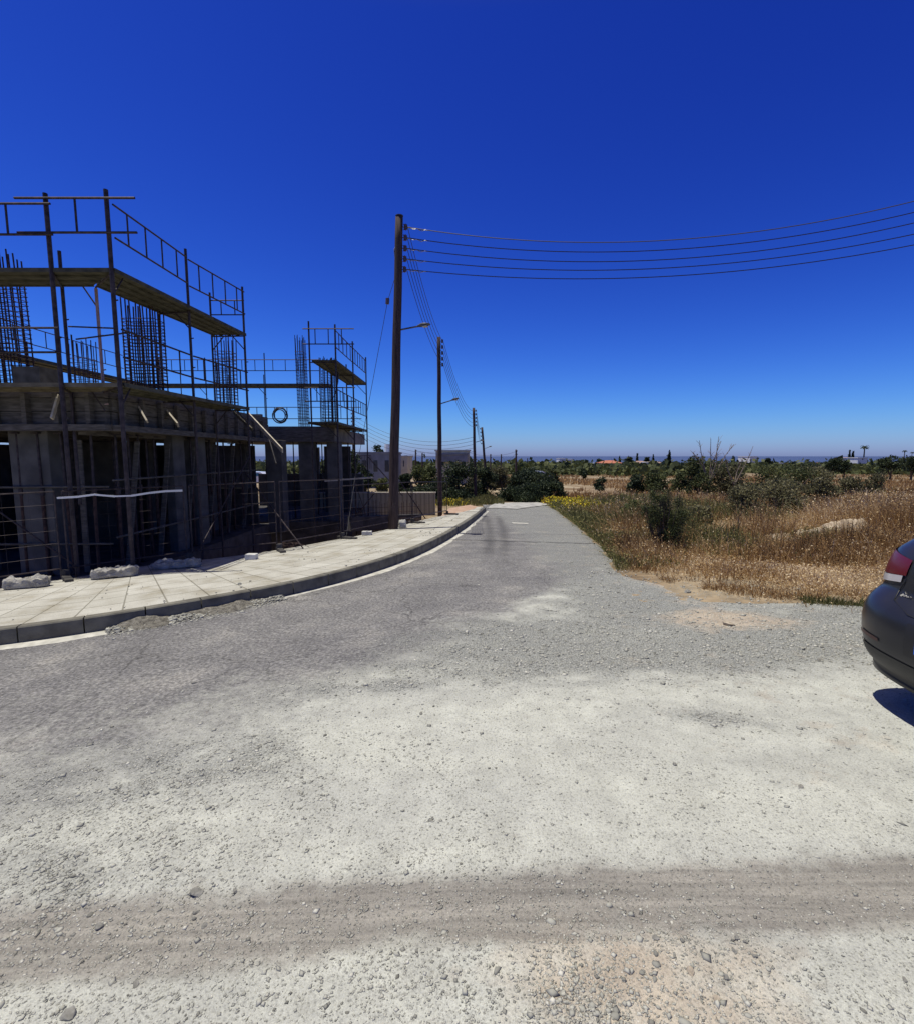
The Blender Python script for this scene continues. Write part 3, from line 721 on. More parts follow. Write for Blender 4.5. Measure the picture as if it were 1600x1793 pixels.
HU = CAMZ+2.98; HL = CAMZ+1.16
s1 = thing('scaffold', (-6, 8.4, -.4), 'nearest tall scaffold with two board levels wrapped round the corner of the building', 'scaffold')
gz1 = -.42
# outer posts
post(s1, -6.62, 8.0, gz1, CAMZ+4.22, .034, spigots=(CAMZ+1.9, CAMZ+.6)); post(s1, -5.66, 8.0, gz1, CAMZ+4.28, .034, spigots=(CAMZ+2.5, CAMZ+.9))
post(s1, -9.2, 8.0, gz1, CAMZ+4.2, .030)
post(s1, -5.46, 10.25, -1.0, CAMZ+4.25, .028, spigots=(CAMZ+2.4, CAMZ+1.8)); post(s1, -5.20, 12.25, -1.2, CAMZ+4.18, .027, spigots=(CAMZ+2.3,))
# inner posts
post(s1, -7.02, 8.8, ZB-1.4, CAMZ+3.62, .030, spigots=(CAMZ+2.4,)); post(s1, -6.38, 8.72, HL, HU-.05, .027, PRIMER, spigots=(CAMZ+2.1, CAMZ+1.5, CAMZ+.9))
post(s1, -6.02, 12.3, -1.2, CAMZ+4.05, .024, spigots=(CAMZ+2.2,)); post(s1, -6.18, 10.4, ZS-.1, HU, .022)
post(s1, -9.6, 8.8, ZS-1, CAMZ+3.6, .028)
deck(s1, [(-11, 7.98), (-5.62, 7.98), (-6.42, 8.72), (-11, 8.72)], HU)
deck(s1, [(-5.60, 7.99), (-5.16, 12.3), (-5.98, 12.3), (-6.38, 8.74)], HU+.003, nb=4)
deck(s1, [(-11, 8.02), (-5.62, 8.02), (-6.42, 8.72), (-11, 8.72)], HL-.02, nb=3, mat=PLANK)
deck(s1, [(-5.60, 8.03), (-5.16, 12.3), (-5.95, 12.3), (-6.30, 8.74)], HL-.017, nb=3)
# toe board on the front lift
ladder_rail(s1, (-6.95, 7.95, 0), (-5.3, 7.95, 0), CAMZ+3.57, CAMZ+4.12, 1, .019, .12)
ladder_rail(s1, (-8.9, 7.93, 0), (-6.5, 7.93, 0), CAMZ+3.53, CAMZ+4.02, 2, .019, .0)
ladder_rail(s1, (-5.60, 8.05, 0), (-5.44, 10.2, 0), CAMZ+3.53, CAMZ+4.07, 4, .016)
ladder_rail(s1, (-5.44, 10.3, 0), (-5.16, 12.25, 0), CAMZ+3.5, CAMZ+4.05, 4, .016)
ladder_rail(s1, (-5.20, 12.32, 0), (-6.0, 12.32, 0), CAMZ+3.5, CAMZ+3.86, 2, .015)
ladder_rail(s1, (-11, 7.95, 0), (-6.55, 7.95, 0), CAMZ+1.66, CAMZ+2.05, 4, .018)
ladder_rail(s1, (-5.60, 8.05, 0), (-5.44, 10.2, 0), CAMZ+1.60, CAMZ+2.05, 3, .017)
ladder_rail(s1, (-5.44, 10.3, 0), (-5.16, 12.25, 0), CAMZ+1.60, CAMZ+2.05, 4, .017)
mb = MB(); mb.tube([(-6.95, 8.78, CAMZ+2.28), (-5.66, 8.02, CAMZ+2.06)], .014, 6)
mb.tube([(-6.85, 8.8, CAMZ+2.06), (-5.7, 8.4, CAMZ+2.08)], .014, 6)
for (x, y, sx, sy) in ((-6.38, 8.72, -.22, 0), (-5.46, 10.25, -.3, 0), (-5.20, 12.25, -.3, 0), (-6.02, 12.3, .3, 0), (-5.66, 8.0, 0, .3)):
    mb.tube([(x, y, HU-.38), (x+sx, y+sy, HU-.02)], .013, 6); mb.tube([(x, y, HL-.38), (x+sx, y+sy, HL-.02)], .013, 6)
for (a_, b_) in (((-5.46, 10.25), (-6.18, 10.4)), ((-5.20, 12.25), (-6.02, 12.3)), ((-5.66, 8.0), (-6.38, 8.72)), ((-6.62, 8.0), (-7.02, 8.8))):
    for z in (HU-.03, HL-.05): mb.tube([(a_[0], a_[1], z), (b_[0], b_[1], z)], .018, 6)
mb.split('bracket_tube', STEEL, s1)
mb = MB(); mb.tube([(-6.62, 8.0, -.2), (-9.2, 8.0, 1.7)], .015, 6); mb.tube([(-5.46, 10.25, -.2), (-5.20, 12.25, 1.6)], .015, 6); mb.split('cross_brace', STEEL, s1)
# far right scaffold at the wing
HL2 = CAMZ+1.03
s2 = thing('scaffold', (-4.2, 18, -1.0), 'farther scaffold with two short platforms at the right end of the building', 'scaffold')
for (x, y, z1) in ((-4.62, 15.9, 4.25), (-3.80, 15.9, 4.15), (-3.78, 18.4, 4.2), (-3.74, 20.8, 4.1), (-4.55, 18.4, 3.6), (-4.55, 20.8, 3.8)):
    post(s2, x, y, -1.7, CAMZ+z1, .027)
deck(s2, [(-3.76, 15.85), (-3.72, 20.9), (-4.52, 20.9), (-4.55, 15.85)], HU, nb=3)
deck(s2, [(-3.76, 15.85), (-3.72, 20.9), (-4.52, 20.9), (-4.72, 15.85)], HL2, nb=3)
for z0, z1 in ((3.42, 3.95), (1.62, 2.1)):
    ladder_rail(s2, (-4.7, 15.85, 0), (-3.3, 15.85, 0), CAMZ+z0+.1, CAMZ+z1+.05, 3, .018, .1)
    ladder_rail(s2, (-3.78, 15.9, 0), (-3.78, 18.4, 0), CAMZ+z0, CAMZ+z1, 4, .016); ladder_rail(s2, (-3.76, 18.4, 0), (-3.74, 20.8, 0), CAMZ+z0, CAMZ+z1, 5, .016)
mb = MB()
for (x, y) in ((-3.80, 15.9), (-3.78, 18.4), (-3.74, 20.8)):
    for z in (HU, HL2):
        mb.tube([(x, y, z-.45), (x-.4, y, z-.03)], .014, 6); mb.tube([(x, y, z-.03), (x-.8, y, z-.03)], .017, 6)
for (x, y, z0, z1) in ((-3.8, 15.9, -1.2, .6), (-3.78, 18.4, .6, -1.2)): mb.tube([(x, y, z0), (x+.02, y+2.45, z1)], .014, 6)
mb.split('bracket_tube', STEEL, s2)
# scaffold on the far side across the slab
s3 = thing('scaffold', (-9.5, 22.5, -1), 'distant scaffold with one long plank seen across the top of the slab', 'scaffold')
for x in (-13.0, -11.0, -8.4, -6.0): post(s3, x, 22.0, -1.5, CAMZ+(4.5 if x == -8.4 else 4.3), .024, spigots=(CAMZ+2.5,))
for x in (-12.6, -10.4, -8.8): post(s3, x, 22.9, -1.5, CAMZ+3.7, .022)
deck(s3, [(-13.4, 21.95), (-5.6, 21.95), (-5.6, 22.75), (-13.4, 22.75)], CAMZ+3.08, .08, nb=2)
for a_, b_ in ((-13.4, -10.9), (-10.9, -8.4), (-8.4, -6.0)):
    ladder_rail(s3, (a_, 21.95, 0), (b_, 21.95, 0), CAMZ+3.72, CAMZ+4.2, 4, .018); ladder_rail(s3, (a_, 21.95, 0), (b_, 21.95, 0), CAMZ+1.62, CAMZ+2.12, 4, .018)
ladder_rail(s3, (-6.0, 21.95, 0), (-4.2, 21.95, 0), CAMZ+1.62, CAMZ+2.12, 3, .018)
mb = MB()
for x in (-11.0, -8.4, -6.0): mb.tube([(x, 22, CAMZ+2.65), (x-.35, 22, CAMZ+3.05)], .014, 6)
mb.tube([(-9.9, 22, CAMZ+1.75), (-8.2, 22, CAMZ+1.15)], .016, 6); mb.split('bracket_tube', STEEL, s3)
# scaffold along the hidden left flank
s4 = thing('scaffold', (-13.8, 17, -1), 'scaffold with sloping-away plank along the left flank, behind the near rebar', 'scaffold')
for y in (12.6, 15.4, 18.2, 21): post(s4, -13.85, y, -1.5, CAMZ+4.4, .026); post(s4, -13.1, y, -1.5, CAMZ+3.5, .024)
deck(s4, [(-13.8, 12.4), (-13.8, 21.8), (-13.0, 21.8), (-13.0, 12.4)], CAMZ+2.95, .08, nb=2)
for y in (12.6, 15.4, 18.2): ladder_rail(s4, (-13.85, y, 0), (-13.85, y+2.7, 0), CAMZ+3.65, CAMZ+4.2, 4, .017); ladder_rail(s4, (-13.85, y, 0), (-13.85, y+2.7, 0), CAMZ+1.75, CAMZ+2.2, 3, .017)
# heights and offsets refitted to image pixels, squeezed and scaled about the camera
def image_fit(root, Yref, xs, only=None, skip=()):
    for o in [q for q in COL.objects if q.parent is root or (q.parent and q.parent.parent is root)]:
        if o.type != 'MESH' or (only and not o.name.startswith(only)) or o.name.split('.')[0] in skip: continue
        off = root_loc(o.parent)
        for v in o.data.vertices:
            h = v.co.z+off.z-CAMZ; v.co.z = CAMZ+h/(1.0125+.112*h/Yref)-off.z; v.co.x = (v.co.x+off.x)*xs-off.x
image_fit(s1, 9.0, .964)
for o in [q for q in COL.objects if q.parent is s1]:
    for v in o.data.vertices:
        t_ = max(0, min(1, (10.25-(v.co.y+s1.location.y))/2.2)); v.co.y += .12*t_; v.co.x += .13*t_
image_fit(s2, 17.5, .980); image_fit(s3, 22, .976); image_fit(s4, 17, .976)
image_fit(bl, 11, .983, skip=('rebar_cage',)); image_fit(bl, 12, .970, only='rebar_cage')
# hose coil on the far rail
def coil(c, r, rt, turns, name):
    mb = MB(); pts = []
    for k in range(int(26*turns)+1):
        a_ = 2*math.pi*k/26; rr = r+.05*math.sin(a_*.37); pts.append((c[0]+rr*math.cos(a_), c[1]-.02+.03*math.sin(k*.3), c[2]+rr*1.05*math.sin(a_)))
    mb.tube(pts, rt, 6); return mb.build(name, BLACKP, smooth=True)
p = at(491, 727, 21.85); o = coil((p.x, p.y, p.z), .27, .025, 3.4, 'hose_coil'); tag(o, 'black hose coil hanging on the distant guard rail', 'hose')
mb = MB(); P = [at(592, 650, 16.9), at(592, 668, 16.9), at(588, 688, 16.9), at(581, 702, 16.9)]; mb.tube(P, .022, 6)
tag(mb.build('hanging_hose', BLACKP, smooth=True), 'short black hose hanging under the far right platform', 'hose')

# planks leaning on the edge beams
for (a_, Ya, b_, Yb, wd, mt, lab) in [
    ((103, 692), 8.86, (91, 733), 8.68, .085, PLANKL, 'short pale plank strut at the left of the front beam'),
    ((236, 700), 9.9, (258, 738), 9.7, .08, PLANKL, 'pale diagonal strut left of the wider one on the side beam'),
    ((282, 708), 10.9, (312, 744), 10.6, .12, PLANKL, 'wide pale diagonal strut in the middle of the side beam'),
    ((410, 722), 13.6, (442, 752), 13.2, .10, PLANK, 'slim brown strut at the far end of the side beam'),
    ((434, 724), 14.4, (495, 789), 12.8, .13, PLANKL, 'longest pale plank leaning from the slab end towards the yard'),
    ((472, 770), 15.4, (484, 812), 15.2, .12, CONC, 'grey board leaning on the column below the slab end')]:
    p, q = at(a_[0], a_[1], Ya), at(b_[0], b_[1], Yb); o = MB().bar(p, q, wd, .03, (1, .3, 0)).build('timber_strut', mt); tag(o, lab, 'plank')
# long steel shore from the slab to the pavement
p, q = at(430, 828, 12.0), at(531, 960, 10.3)
o = MB().tube([p, q], .016, 6).build('shore_tube', STEEL); tag(o, 'thin steel tube sloping down to the pavement inside the mesh fence', 'tube')
# plank resting across the yard, right of the wing
o = MB().bar(at(570, 842, 17.0), at(652, 836, 17.0), .2, .05).build('loose_plank', PLANKL); tag(o, 'pale plank laid flat on tubes below the far right scaffold', 'plank')
# white tarp strip draped on the mesh fence
mb = MB(); pts = [(100, 872, 7.75), (135, 870, 7.8), (165, 866, 7.9), (200, 869, 8.0), (230, 868, 8.1), (262, 863, 8.2), (290, 860, 8.4), (318, 859, 8.6)]
P = [at(*q) for q in pts]
for a_, b_ in zip(P, P[1:]):
    mb.bar(a_, b_+(b_-a_)*.05, .015, random.uniform(.02, .035))
tag(mb.build('tarp_strip', WHITEP), 'white crumpled strip hanging along the top of the mesh fence', 'strip')

# ------------------------------------------------------------------ mesh fence panels
FP = [(-150, 1052), (115, 1013), (333, 981), (490, 964), (600, 943), (722, 916), (783, 901)]
FT = [None]*7
fpts = [G(p[0], p[1], PH) for p in FP]
labs = ['leftmost mesh fence panel, before the big near column', 'mesh fence panel behind the two left rubble blocks', 'mesh fence panel behind the small white block',
        'mesh fence panel crossed by the sloping steel tube', 'mesh fence panel just left of the tall near pole', 'farthest mesh fence panel between the two tall poles']
for k in range(6):
    a_, b_ = fpts[k].copy(), fpts[k+1].copy(); H = 1.36 if k < 4 else 1.2
    a_.z = pz(a_.x, a_.y); b_.z = pz(b_.x, b_.y)
    d = (b_-a_).normalized(); a2 = a_+d*.05; b2 = b_-d*.05
    th = thing('mesh_fence_panel', a_, labs[k], 'fence', 'mesh fence panels along the pavement')
    mb = MB(); z0 = .17; z1 = H+.05
    A0, A1, B0, B1 = a2+Vector((0, 0, 0)), a2+Vector((0, 0, z1)), b2+Vector((0, 0, 0)), b2+Vector((0, 0, z1))
    for s0, s1_ in ((A0, A1), (B0, B1), (a2+Vector((0, 0, z0)), b2+Vector((0, 0, z0))), (A1, B1)): mb.tube([s0, s1_], .013, 6)
    mb.build('frame', STEEL, th)
    mb = MB(); L = (b2-a2).length; n_ = int(L/.28)
    for i in range(1, n_): q = a2.lerp(b2, i/n_); mb.tube([q+Vector((0, 0, z0)), q+Vector((0, 0, z1))], .0022, 3, caps=False)
    for i in range(1, 6): z = z0+(z1-z0)*i/6; mb.tube([a2+Vector((0, 0, z)), b2+Vector((0, 0, z))], .0025, 3, caps=False)
    mb.build('wire_mesh', STEEL, th)
for k in range(1, 7):
    p = fpts[k]; z = pz(p.x, p.y); d = (fpts[k]-fpts[k-1]).normalized(); n_ = Vector((-d.y, d.x, 0))*-1
    o = MB().bar(Vector((p.x, p.y, z+.03))+n_*-.12, Vector((p.x, p.y, z+.03))+n_*.42, .11, .06).box(p.x-.05, p.x+.05, p.y-.05, p.y+.05, z+.06, z+.14).build('fence_foot', CONCD, bevel=.008)
    tag(o, ['', 'dark fence foot between the two left rubble blocks', 'dark fence foot behind the right rubble block', 'dark timber fence foot to the right of the small white block', 'dark fence foot beside the guy wire', 'fence foot to the right of the tall near pole', 'farthest fence foot, by the second pole'][k], 'fence foot', 'fence feet on the pavement')

# ------------------------------------------------------------------ rubble blocks
def rough_block(a_, b_, wd, ht, name, lab, cat, seed, mat=ROCKG, n=44, amp=.045, group=None):
    """long broken slab between two ground points"""
    rs = np.random.RandomState(seed); a_ = Vector(a_); b_ = Vector(b_); d = (b_-a_).normalized(); s_ = Vector((-d.y, d.x, 0)); L = (b_-a_).length
    th_n = 20; vs = []
    for i in range(n+1):
        u = i/n; taper = (1-abs(2*u-1)**8)**.5*.9+.1
        for k in range(th_n):
            a2 = 2*math.pi*k/th_n; cx_, cz_ = math.cos(a2), math.sin(a2)
            q = max(abs(cx_), abs(cz_))**.75; cx_, cz_ = cx_/q, cz_/q
            x = u*L; y = cx_*wd/2*taper; z = ht/2+cz_*ht/2*(taper if cz_ > 0 else 1)
            nz_ = float(fbm(np.array([x*9+seed]), np.array([k*.9]), 3, seed)[0])-.5
            top = amp*3.0*nz_ if cz_ > .3 else amp*.7*nz_
            p = a_+d*(x+amp*nz_)+s_*(y*(1+nz_*.25)); vs.append((p.x, p.y, a_.z+(b_.z-a_.z)*u+max(0, z+top)))
    F_ = [(i*th_n+k, (i+1)*th_n+k, (i+1)*th_n+(k+1) % th_n, i*th_n+(k+1) % th_n) for i in range(n) for k in range(th_n)]
    mb = MB().add(vs, F_+[tuple(range(th_n)), tuple(n*th_n+k for k in range(th_n))[::-1]]); o = mb.build(name, mat)
    return tag(o, lab, cat, group)
def Gp(px, py): return G(px, py, PH)
rough_block(Gp(8, 1032), Gp(86, 1026), .22, .16, 'rubble_block', 'leftmost broken concrete block, rough topped, on the pavement edge', 'rubble', 1, group='broken concrete blocks weighing down the fence')
rough_block(Gp(160, 1014), Gp(243, 1007), .2, .15, 'rubble_block', 'middle one of the three long broken concrete blocks at the fence', 'rubble', 2, group='broken concrete blocks weighing down the fence')
rough_block(Gp(265, 998), Gp(352, 992), .2, .14, 'rubble_block', 'rightmost and longest broken concrete block at the fence', 'rubble', 3, group='broken concrete blocks weighing down the fence')
p = Gp(439, 980); o = MB().box(p.x-.10, p.x+.10, p.y-.02, p.y+.12, p.z-.005, p.z+.10).build('white_block', BRICKW, bevel=.012); tag(o, 'small whitish block standing alone on the pavement edge', 'block')
p = Gp(642, 937); o = MB().box(p.x-.12, p.x+.12, p.y, p.y+.14, p.z-.005, p.z+.09).build('white_block', BRICKW, bevel=.012); tag(o, 'small white block left of the foot of the near pole', 'block')
p = Gp(698, 924); rough_block(p+Vector((-.0, 0, 0)), p+Vector((.2, .05, 0)), .18, .2, 'pale_stone', 'pale stone leaning against the foot of the near pole', 'stone', 6, PALE, 10)
# twisted wire scraps
mb = MB()
for c_, rr in ((Gp(512, 962), .3), (Gp(725, 915), .5)):
    for k in range(9):
        pts = []; a0 = random.uniform(0, 6.28); cx_ = c_.x+random.uniform(-rr, rr)*.6
        for i in range(9):
            a2 = a0+i*.45; pts.append((cx_+.17*math.cos(a2)+random.uniform(-.01, .01), c_.y+.1*math.sin(a2), c_.z+.04+.10*abs(math.sin(a2*.9+k))))
        mb.tube(pts, .005, 4)
    o = mb.build('wire_scrap', RUST); tag(o, 'tangle of rusty wire by the foot of the sloping tube' if rr < .4 else 'tangle of rusty wire right of the near pole', 'wire scrap'); mb = MB()

# ------------------------------------------------------------------ low walls behind the near pole
m, t, b = newmat('board_marked_wall')
tc = nn(t, 'ShaderNodeTexCoord'); wv = nn(t, 'ShaderNodeTexWave'); wv.bands_direction = 'X'; wv.inputs['Scale'].default_value = 1.6; wv.inputs['Distortion'].default_value = .6
t.links.new(tc.outputs['Object'], wv.inputs[0]); r = ramp_node(t, wv.outputs[0], [(0, (.20, .18, .13)), (.15, (.31, .29, .215)), (1, (.36, .335, .25))])
t.links.new(r.outputs[0], b.inputs['Base Color']); b.inputs['Roughness'].default_value = .9
p0, p1 = at(560, 862, 22.5), at(762, 862, 22.5)
lw = thing('boundary_wall', (p0.x, 22.5, -1.4), 'low cream concrete wall with vertical board marks behind the near pole', 'wall')
MB().box(p0.x, p1.x, 22.5, 22.72, -1.6, p0.z-.05).build('wall', m, lw); MB().box(p0.x-.03, p1.x+.03, 22.46, 22.76, p0.z-.048, p0.z).build('coping', CREAM, lw)
fw = thing('foundation_strip', (-2.6, 18.6, -1.3), 'dark low foundation strip with rusty starter bars beside the near pole', 'foundation')
q0, q1 = at(612, 905, 17.4), at(735, 900, 19.4)
MB().bar((q0.x, q0.y, q0.z-.25), (q1.x, q1.y, q1.z-.25), .25, .5).build('footing', CONCD, fw)
mb = MB()
for k in range(26):
    f = k/25; p = q0.lerp(q1, f); mb.tube([(p.x, p.y, p.z-.1), (p.x+random.uniform(-.02, .02), p.y, p.z+random.uniform(.35, .6))], .008, 4)
for z in (.12, .3): mb.tube([q0+Vector((0, 0, z)), q1+Vector((0, 0, z))], .007, 4)
mb.build('starter_bars', RUST, fw)
for k, (px, py, Y, px1, py1, Y1, lab) in enumerate([(585, 833, 17.2, 700, 905, 17.4, 'dark raking tube crossing left of the near pole'), (622, 905, 17, 655, 865, 17.2, 'short dark tube propped in the yard below the plank'), (700, 842, 18.3, 745, 908, 18.8, 'dark raking tube emerging right of the near pole')]):
    if k == 0: px, py, px1, py1 = 645, 800, 705, 868
    o = MB().tube([at(px, py, Y), at(px1, py1, Y1)], .02, 6).build('raking_tube', STEEL); tag(o, lab, 'tube')

# ------------------------------------------------------------------ utility poles
def utility_pole(base, top, rb, rt, label, lamp=None, ins_side=1, ins=(.45, .27), n_ins=5, step=False, ins_gap=None):
    p = thing('utility_pole', base, label, 'utility pole', 'wooden poles carrying the overhead wires')
    n_ = 14; pts = [base.lerp(top, i/n_)+Vector((.006*math.sin(i*1.3), .006*math.cos(i*.9), 0)) for i in range(n_+1)]
    pts[0] = base-Vector((0, 0, .3)); MB().tube(pts, rb, 14, rt).build('shaft', WOODP, p, smooth=True)
    att = []
    for k in range(n_ins):
        z = top.z-ins[0]-k*ins[1]; c_ = base.lerp(top, (z-base.z)/(top.z-base.z)); x = c_.x+ins_side*(rt+.07)
        mb = MB(); mb.tube([(c_.x, c_.y, z), (x, c_.y, z)], .012, 6)
        mb.tube([(x, c_.y, z-.055), (x, c_.y, z-.02)], .045, 10); mb.tube([(x, c_.y, z-.02), (x, c_.y, z+.02)], .03, 10); mb.tube([(x, c_.y, z+.02), (x, c_.y, z+.055)], .045, 10)
        mb.tube([(x, c_.y, z-.08), (x, c_.y, z+.08)], .01, 6); mb.bar((x-.06, c_.y, z+.065), (x+.02, c_.y, z+.065), .03, .008); mb.bar((x-.06, c_.y, z-.065), (x+.02, c_.y, z-.065), .03, .008)
        mb.build('insulator', PORC, p); att.append(Vector((x+ins_side*.03, c_.y, z)))
    if lamp:
        c_, tip, hl = lamp
        arm = MB().tube([c_, c_.lerp(tip, .4), c_.lerp(tip, .72)], .022, 8).build('lamp_arm', LAMPM, p)
        a_ = c_.lerp(tip, .62); d = (tip-a_).normalized(); s_ = d.cross(Vector((0, 0, 1))).normalized(); u_ = s_.cross(d).normalized()
        vs = []; prof = [(0, .035, .03), (.18, .055, .05), (.3, .10, .06), (.55, .125, .055), (.85, .10, .035), (1, .055, .015)]
        L = (tip-a_).length
        for f, w_, h_ in prof:
            c2 = a_+d*L*f
            for k in range(10):
                t_ = 2*math.pi*k/10; vs.append(c2+s_*math.cos(t_)*w_+u_*math.sin(t_)*h_*(1.0 if math.sin(t_) > 0 else .55))
        F_ = [(i*10+k, i*10+(k+1) % 10, (i+1)*10+(k+1) % 10, (i+1)*10+k) for i in range(5) for k in range(10)]+[tuple(range(10))[::-1], tuple(50+k for k in range(10))]
        hd = MB().add(vs, F_).build('lamp_head', LAMPM, arm, smooth=True)
        c2 = a_+d*L*.6-u_*.034; MB().hexa([c2-d*L*.18-s_*.07-u_*.012, c2+d*L*.18-s_*.07-u_*.012, c2+d*L*.18+s_*.07-u_*.012, c2-d*L*.18+s_*.07-u_*.012,
                                          c2-d*L*.18-s_*.07, c2+d*L*.18-s_*.07, c2+d*L*.18+s_*.07, c2-d*L*.18+s_*.07]).build('lens', GLASSL, arm)
    return p, att
B1 = G(688, 926, PH); Y1 = B1.y
T1 = at(699.5, 378, Y1-.05)
P1, A1 = utility_pole(B1, T1, .135, .095, 'tall near wooden pole on the pavement edge with a street lamp and five insulators',
                      (at(697, 578, Y1), at(753, 567, Y1-.3), 0), ins=(.26, .255))
mb = MB(); c_ = T1+Vector((-.09, -.03, -.7)); mb.tube([c_, c_+Vector((-.05, 0, -.12)), c_+Vector((-.03, 0, -.35)), c_+Vector((.0, 0, -.75))], .01, 5)
mb.build('strap_cable', GALV, P1); MB().tube([T1, T1+Vector((0, 0, .012))], .1, 14).build('top_cap', LAMPM, P1)
B2 = G(770.5, 896, PH); Y2 = B2.y; P2, A2 = utility_pole(B2, at(768.5, 590, Y2), .10, .075, 'second wooden pole along the pavement with its street lamp arm', (at(771, 707, Y2), at(803, 697, Y2-.3), 0), ins=(.16, .235))
Y3 = 37.; b3 = at(832, 872, Y3); P3, A3 = utility_pole(b3, at(829, 714, Y3), .12, .09, 'third wooden pole rising from the verge where the road ends', (at(833, 774, Y3), at(846, 770, Y3-.5), 0), ins=(.2, .26))
Y4 = 50.; b4 = at(852.5, 866, Y4); P4, A4 = utility_pole(b4, at(843.5, 748, Y4), .14, .1, 'fourth pole, leaning left, behind the third one', (at(849, 785, Y4), at(860, 781, Y4-.5), 0), ins_side=-1, ins=(.15, .36))
Y5 = 44.; P5, A5 = utility_pole(at(620, 850, Y5), at(619, 718, Y5), .13, .1, 'pole seen through the far right scaffold, against the dark trees', None, ins_side=-1, ins=(.3, .33))
fp = []
for (px, yt, yb, Y, lab) in [(728, 787, 822, 85, 'distant pole above the dark trees left of the second pole'), (739.5, 793, 822, 95, 'short distant pole just right of the one above the dark trees'),
                             (903, 787, 830, 75, 'distant pole standing alone right of the leaning one'), (858.5, 795, 822, 105, 'short distant pole between the leaning pole and the lone one'),
                             (877, 795, 822, 110, 'faint distant pole nearest left of the lone pole'), (818, 790, 815, 90, 'distant pole at the corner of the flat roofed house'), (923, 802, 816, 160, 'tiny pole among the far rooftops')]:
    P_, A_ = utility_pole(at(px, yb, Y), at(px, yt, Y), .16, .12, lab, None, n_ins=2, ins=(.2, .5)); fp.append(A_)
# overhead wires
def wire(pts, r, label, group):
    mb = MB().tube(pts, r, 5); o = mb.build('overhead_wire', WIRE); return tag(o, label, 'wire', group)
def sagged(a_, b_, sag, n=22): return [a_.lerp(b_, i/n)-Vector((0, 0, 4*sag*(i/n)*(1-i/n))) for i in range(n+1)]
ords = ['top', 'second', 'middle', 'fourth', 'lowest']
WPT = [((1070, 424), (1600, 352)), ((1050, 441), (1600, 372)), ((1050, 458), (1600, 391)), ((1040, 473), (1600, 411)), ((1010, 488), (1600, 430))]
for k in range(5):
    a_ = A1[k]; E = Vector((21.0, 12.0, 0))
    def hit(px):          # fraction along plan line for a pixel column (uses pitch of a mid row)
        lo, hi = 0., 1.
        for _ in range(50):
            m_ = (lo+hi)/2; x = a_.x+(E.x-a_.x)*m_; y = a_.y+(E.y-a_.y)*m_; z = CAMZ+6
            dpt = y*cp-(z-CAMZ)*sp
            if 800+FPX*x/dpt < px: lo = m_
            else: hi = m_
        return lo
    ts, zs = [0], [a_.z]
    for (px, py) in WPT[k]:
        t_ = hit(px); y = a_.y+(E.y-a_.y)*t_; ts.append(t_); zs.append(at(px, py, y).z)
    co = np.polyfit(ts, zs, 2); n_ = 48
    pts = [Vector((a_.x+(E.x-a_.x)*t_, a_.y+(E.y-a_.y)*t_, float(np.polyval(co, t_)))) for t_ in np.linspace(0, 1.0, n_)]
    wire(pts, .011, ords[k]+' of the five wires sweeping from the near pole to the right edge', 'wires sweeping right from the near pole')
    # twisted clamp tail near the insulator
    if k == 0: ends = []
    ends.append(pts[-1])
    tw = [pts[0].lerp(pts[1], f)+Vector((0, .012*math.cos(f*9), .016*math.sin(f*14)-.02)) for f in np.linspace(0, 1.1, 12)]
    o = MB().tube(tw, .009, 5).build('wire_clamp', GALV); tag(o, 'twisted metal tail on the '+ords[k]+' wire beside the near pole', 'wire clamp', 'wire clamps at the near pole')
eb = Vector((21.2, 12.0, float(zg(21, 12)))); utility_pole(eb, Vector((21.2, 12.0, max(e.z for e in ends)+.25)), .135, .1, 'wooden pole beyond the right edge that the wires run to', None, ins_side=-1, ins=(.25, .4))
for k in range(5):
    wire(sagged(A1[k]+Vector((.02, .05, 0)), A2[k]+Vector((-.02, 0, 0)), .35), .008, ords[k]+' of the five wires from the near pole to the second', 'wires between the first two poles')
    wire(sagged(A2[k], A3[k], .9), .009, ords[k]+' of the five wires from the second pole to the third', 'wires between the second and third pole')
    wire(sagged(A3[k], A4[k], .3), .010, ords[k]+' of the wires from the third pole to the leaning one', 'wires between the third and fourth pole')
    wire(sagged(A5[k], A3[k]+Vector((-.2, 0, -1.9)), 1.15), .012, ords[k]+' of the five low wires slung left behind the near pole', 'low wires slung left')
wire(sagged(fp[0][0], fp[5][0], .5), .02, 'single far wire running to the flat roofed house', 'far thin wires'); wire(sagged(fp[5][0], fp[3][0], .3), .02, 'single far wire behind the leaning pole', 'far thin wires')
wire(sagged(fp[3][0], fp[2][0], .3), .02, 'single far wire reaching the lone distant pole', 'far thin wires'); wire(sagged(fp[4][1], fp[2][0], .9), .02, 'second, lower far wire reaching the lone distant pole', 'far thin wires')
# guy wire
g0, g1, g2 = at(695, 476, Y1), at(679, 527, Y1), at(622, 835, Y1-.0); g3 = G(606, 944, PH)
gw = thing('guy_wire', g3, 'thin guy wire with an insulator, slanting left from the near pole to the pavement', 'guy wire')
MB().tube([g0, g1, g2, g3], .007, 5).build('cable', WIRE, gw); MB().tube([g1+Vector((0, 0, .07)), g1-Vector((.01, 0, .07))], .05, 8).build('insulator', PORC, gw)

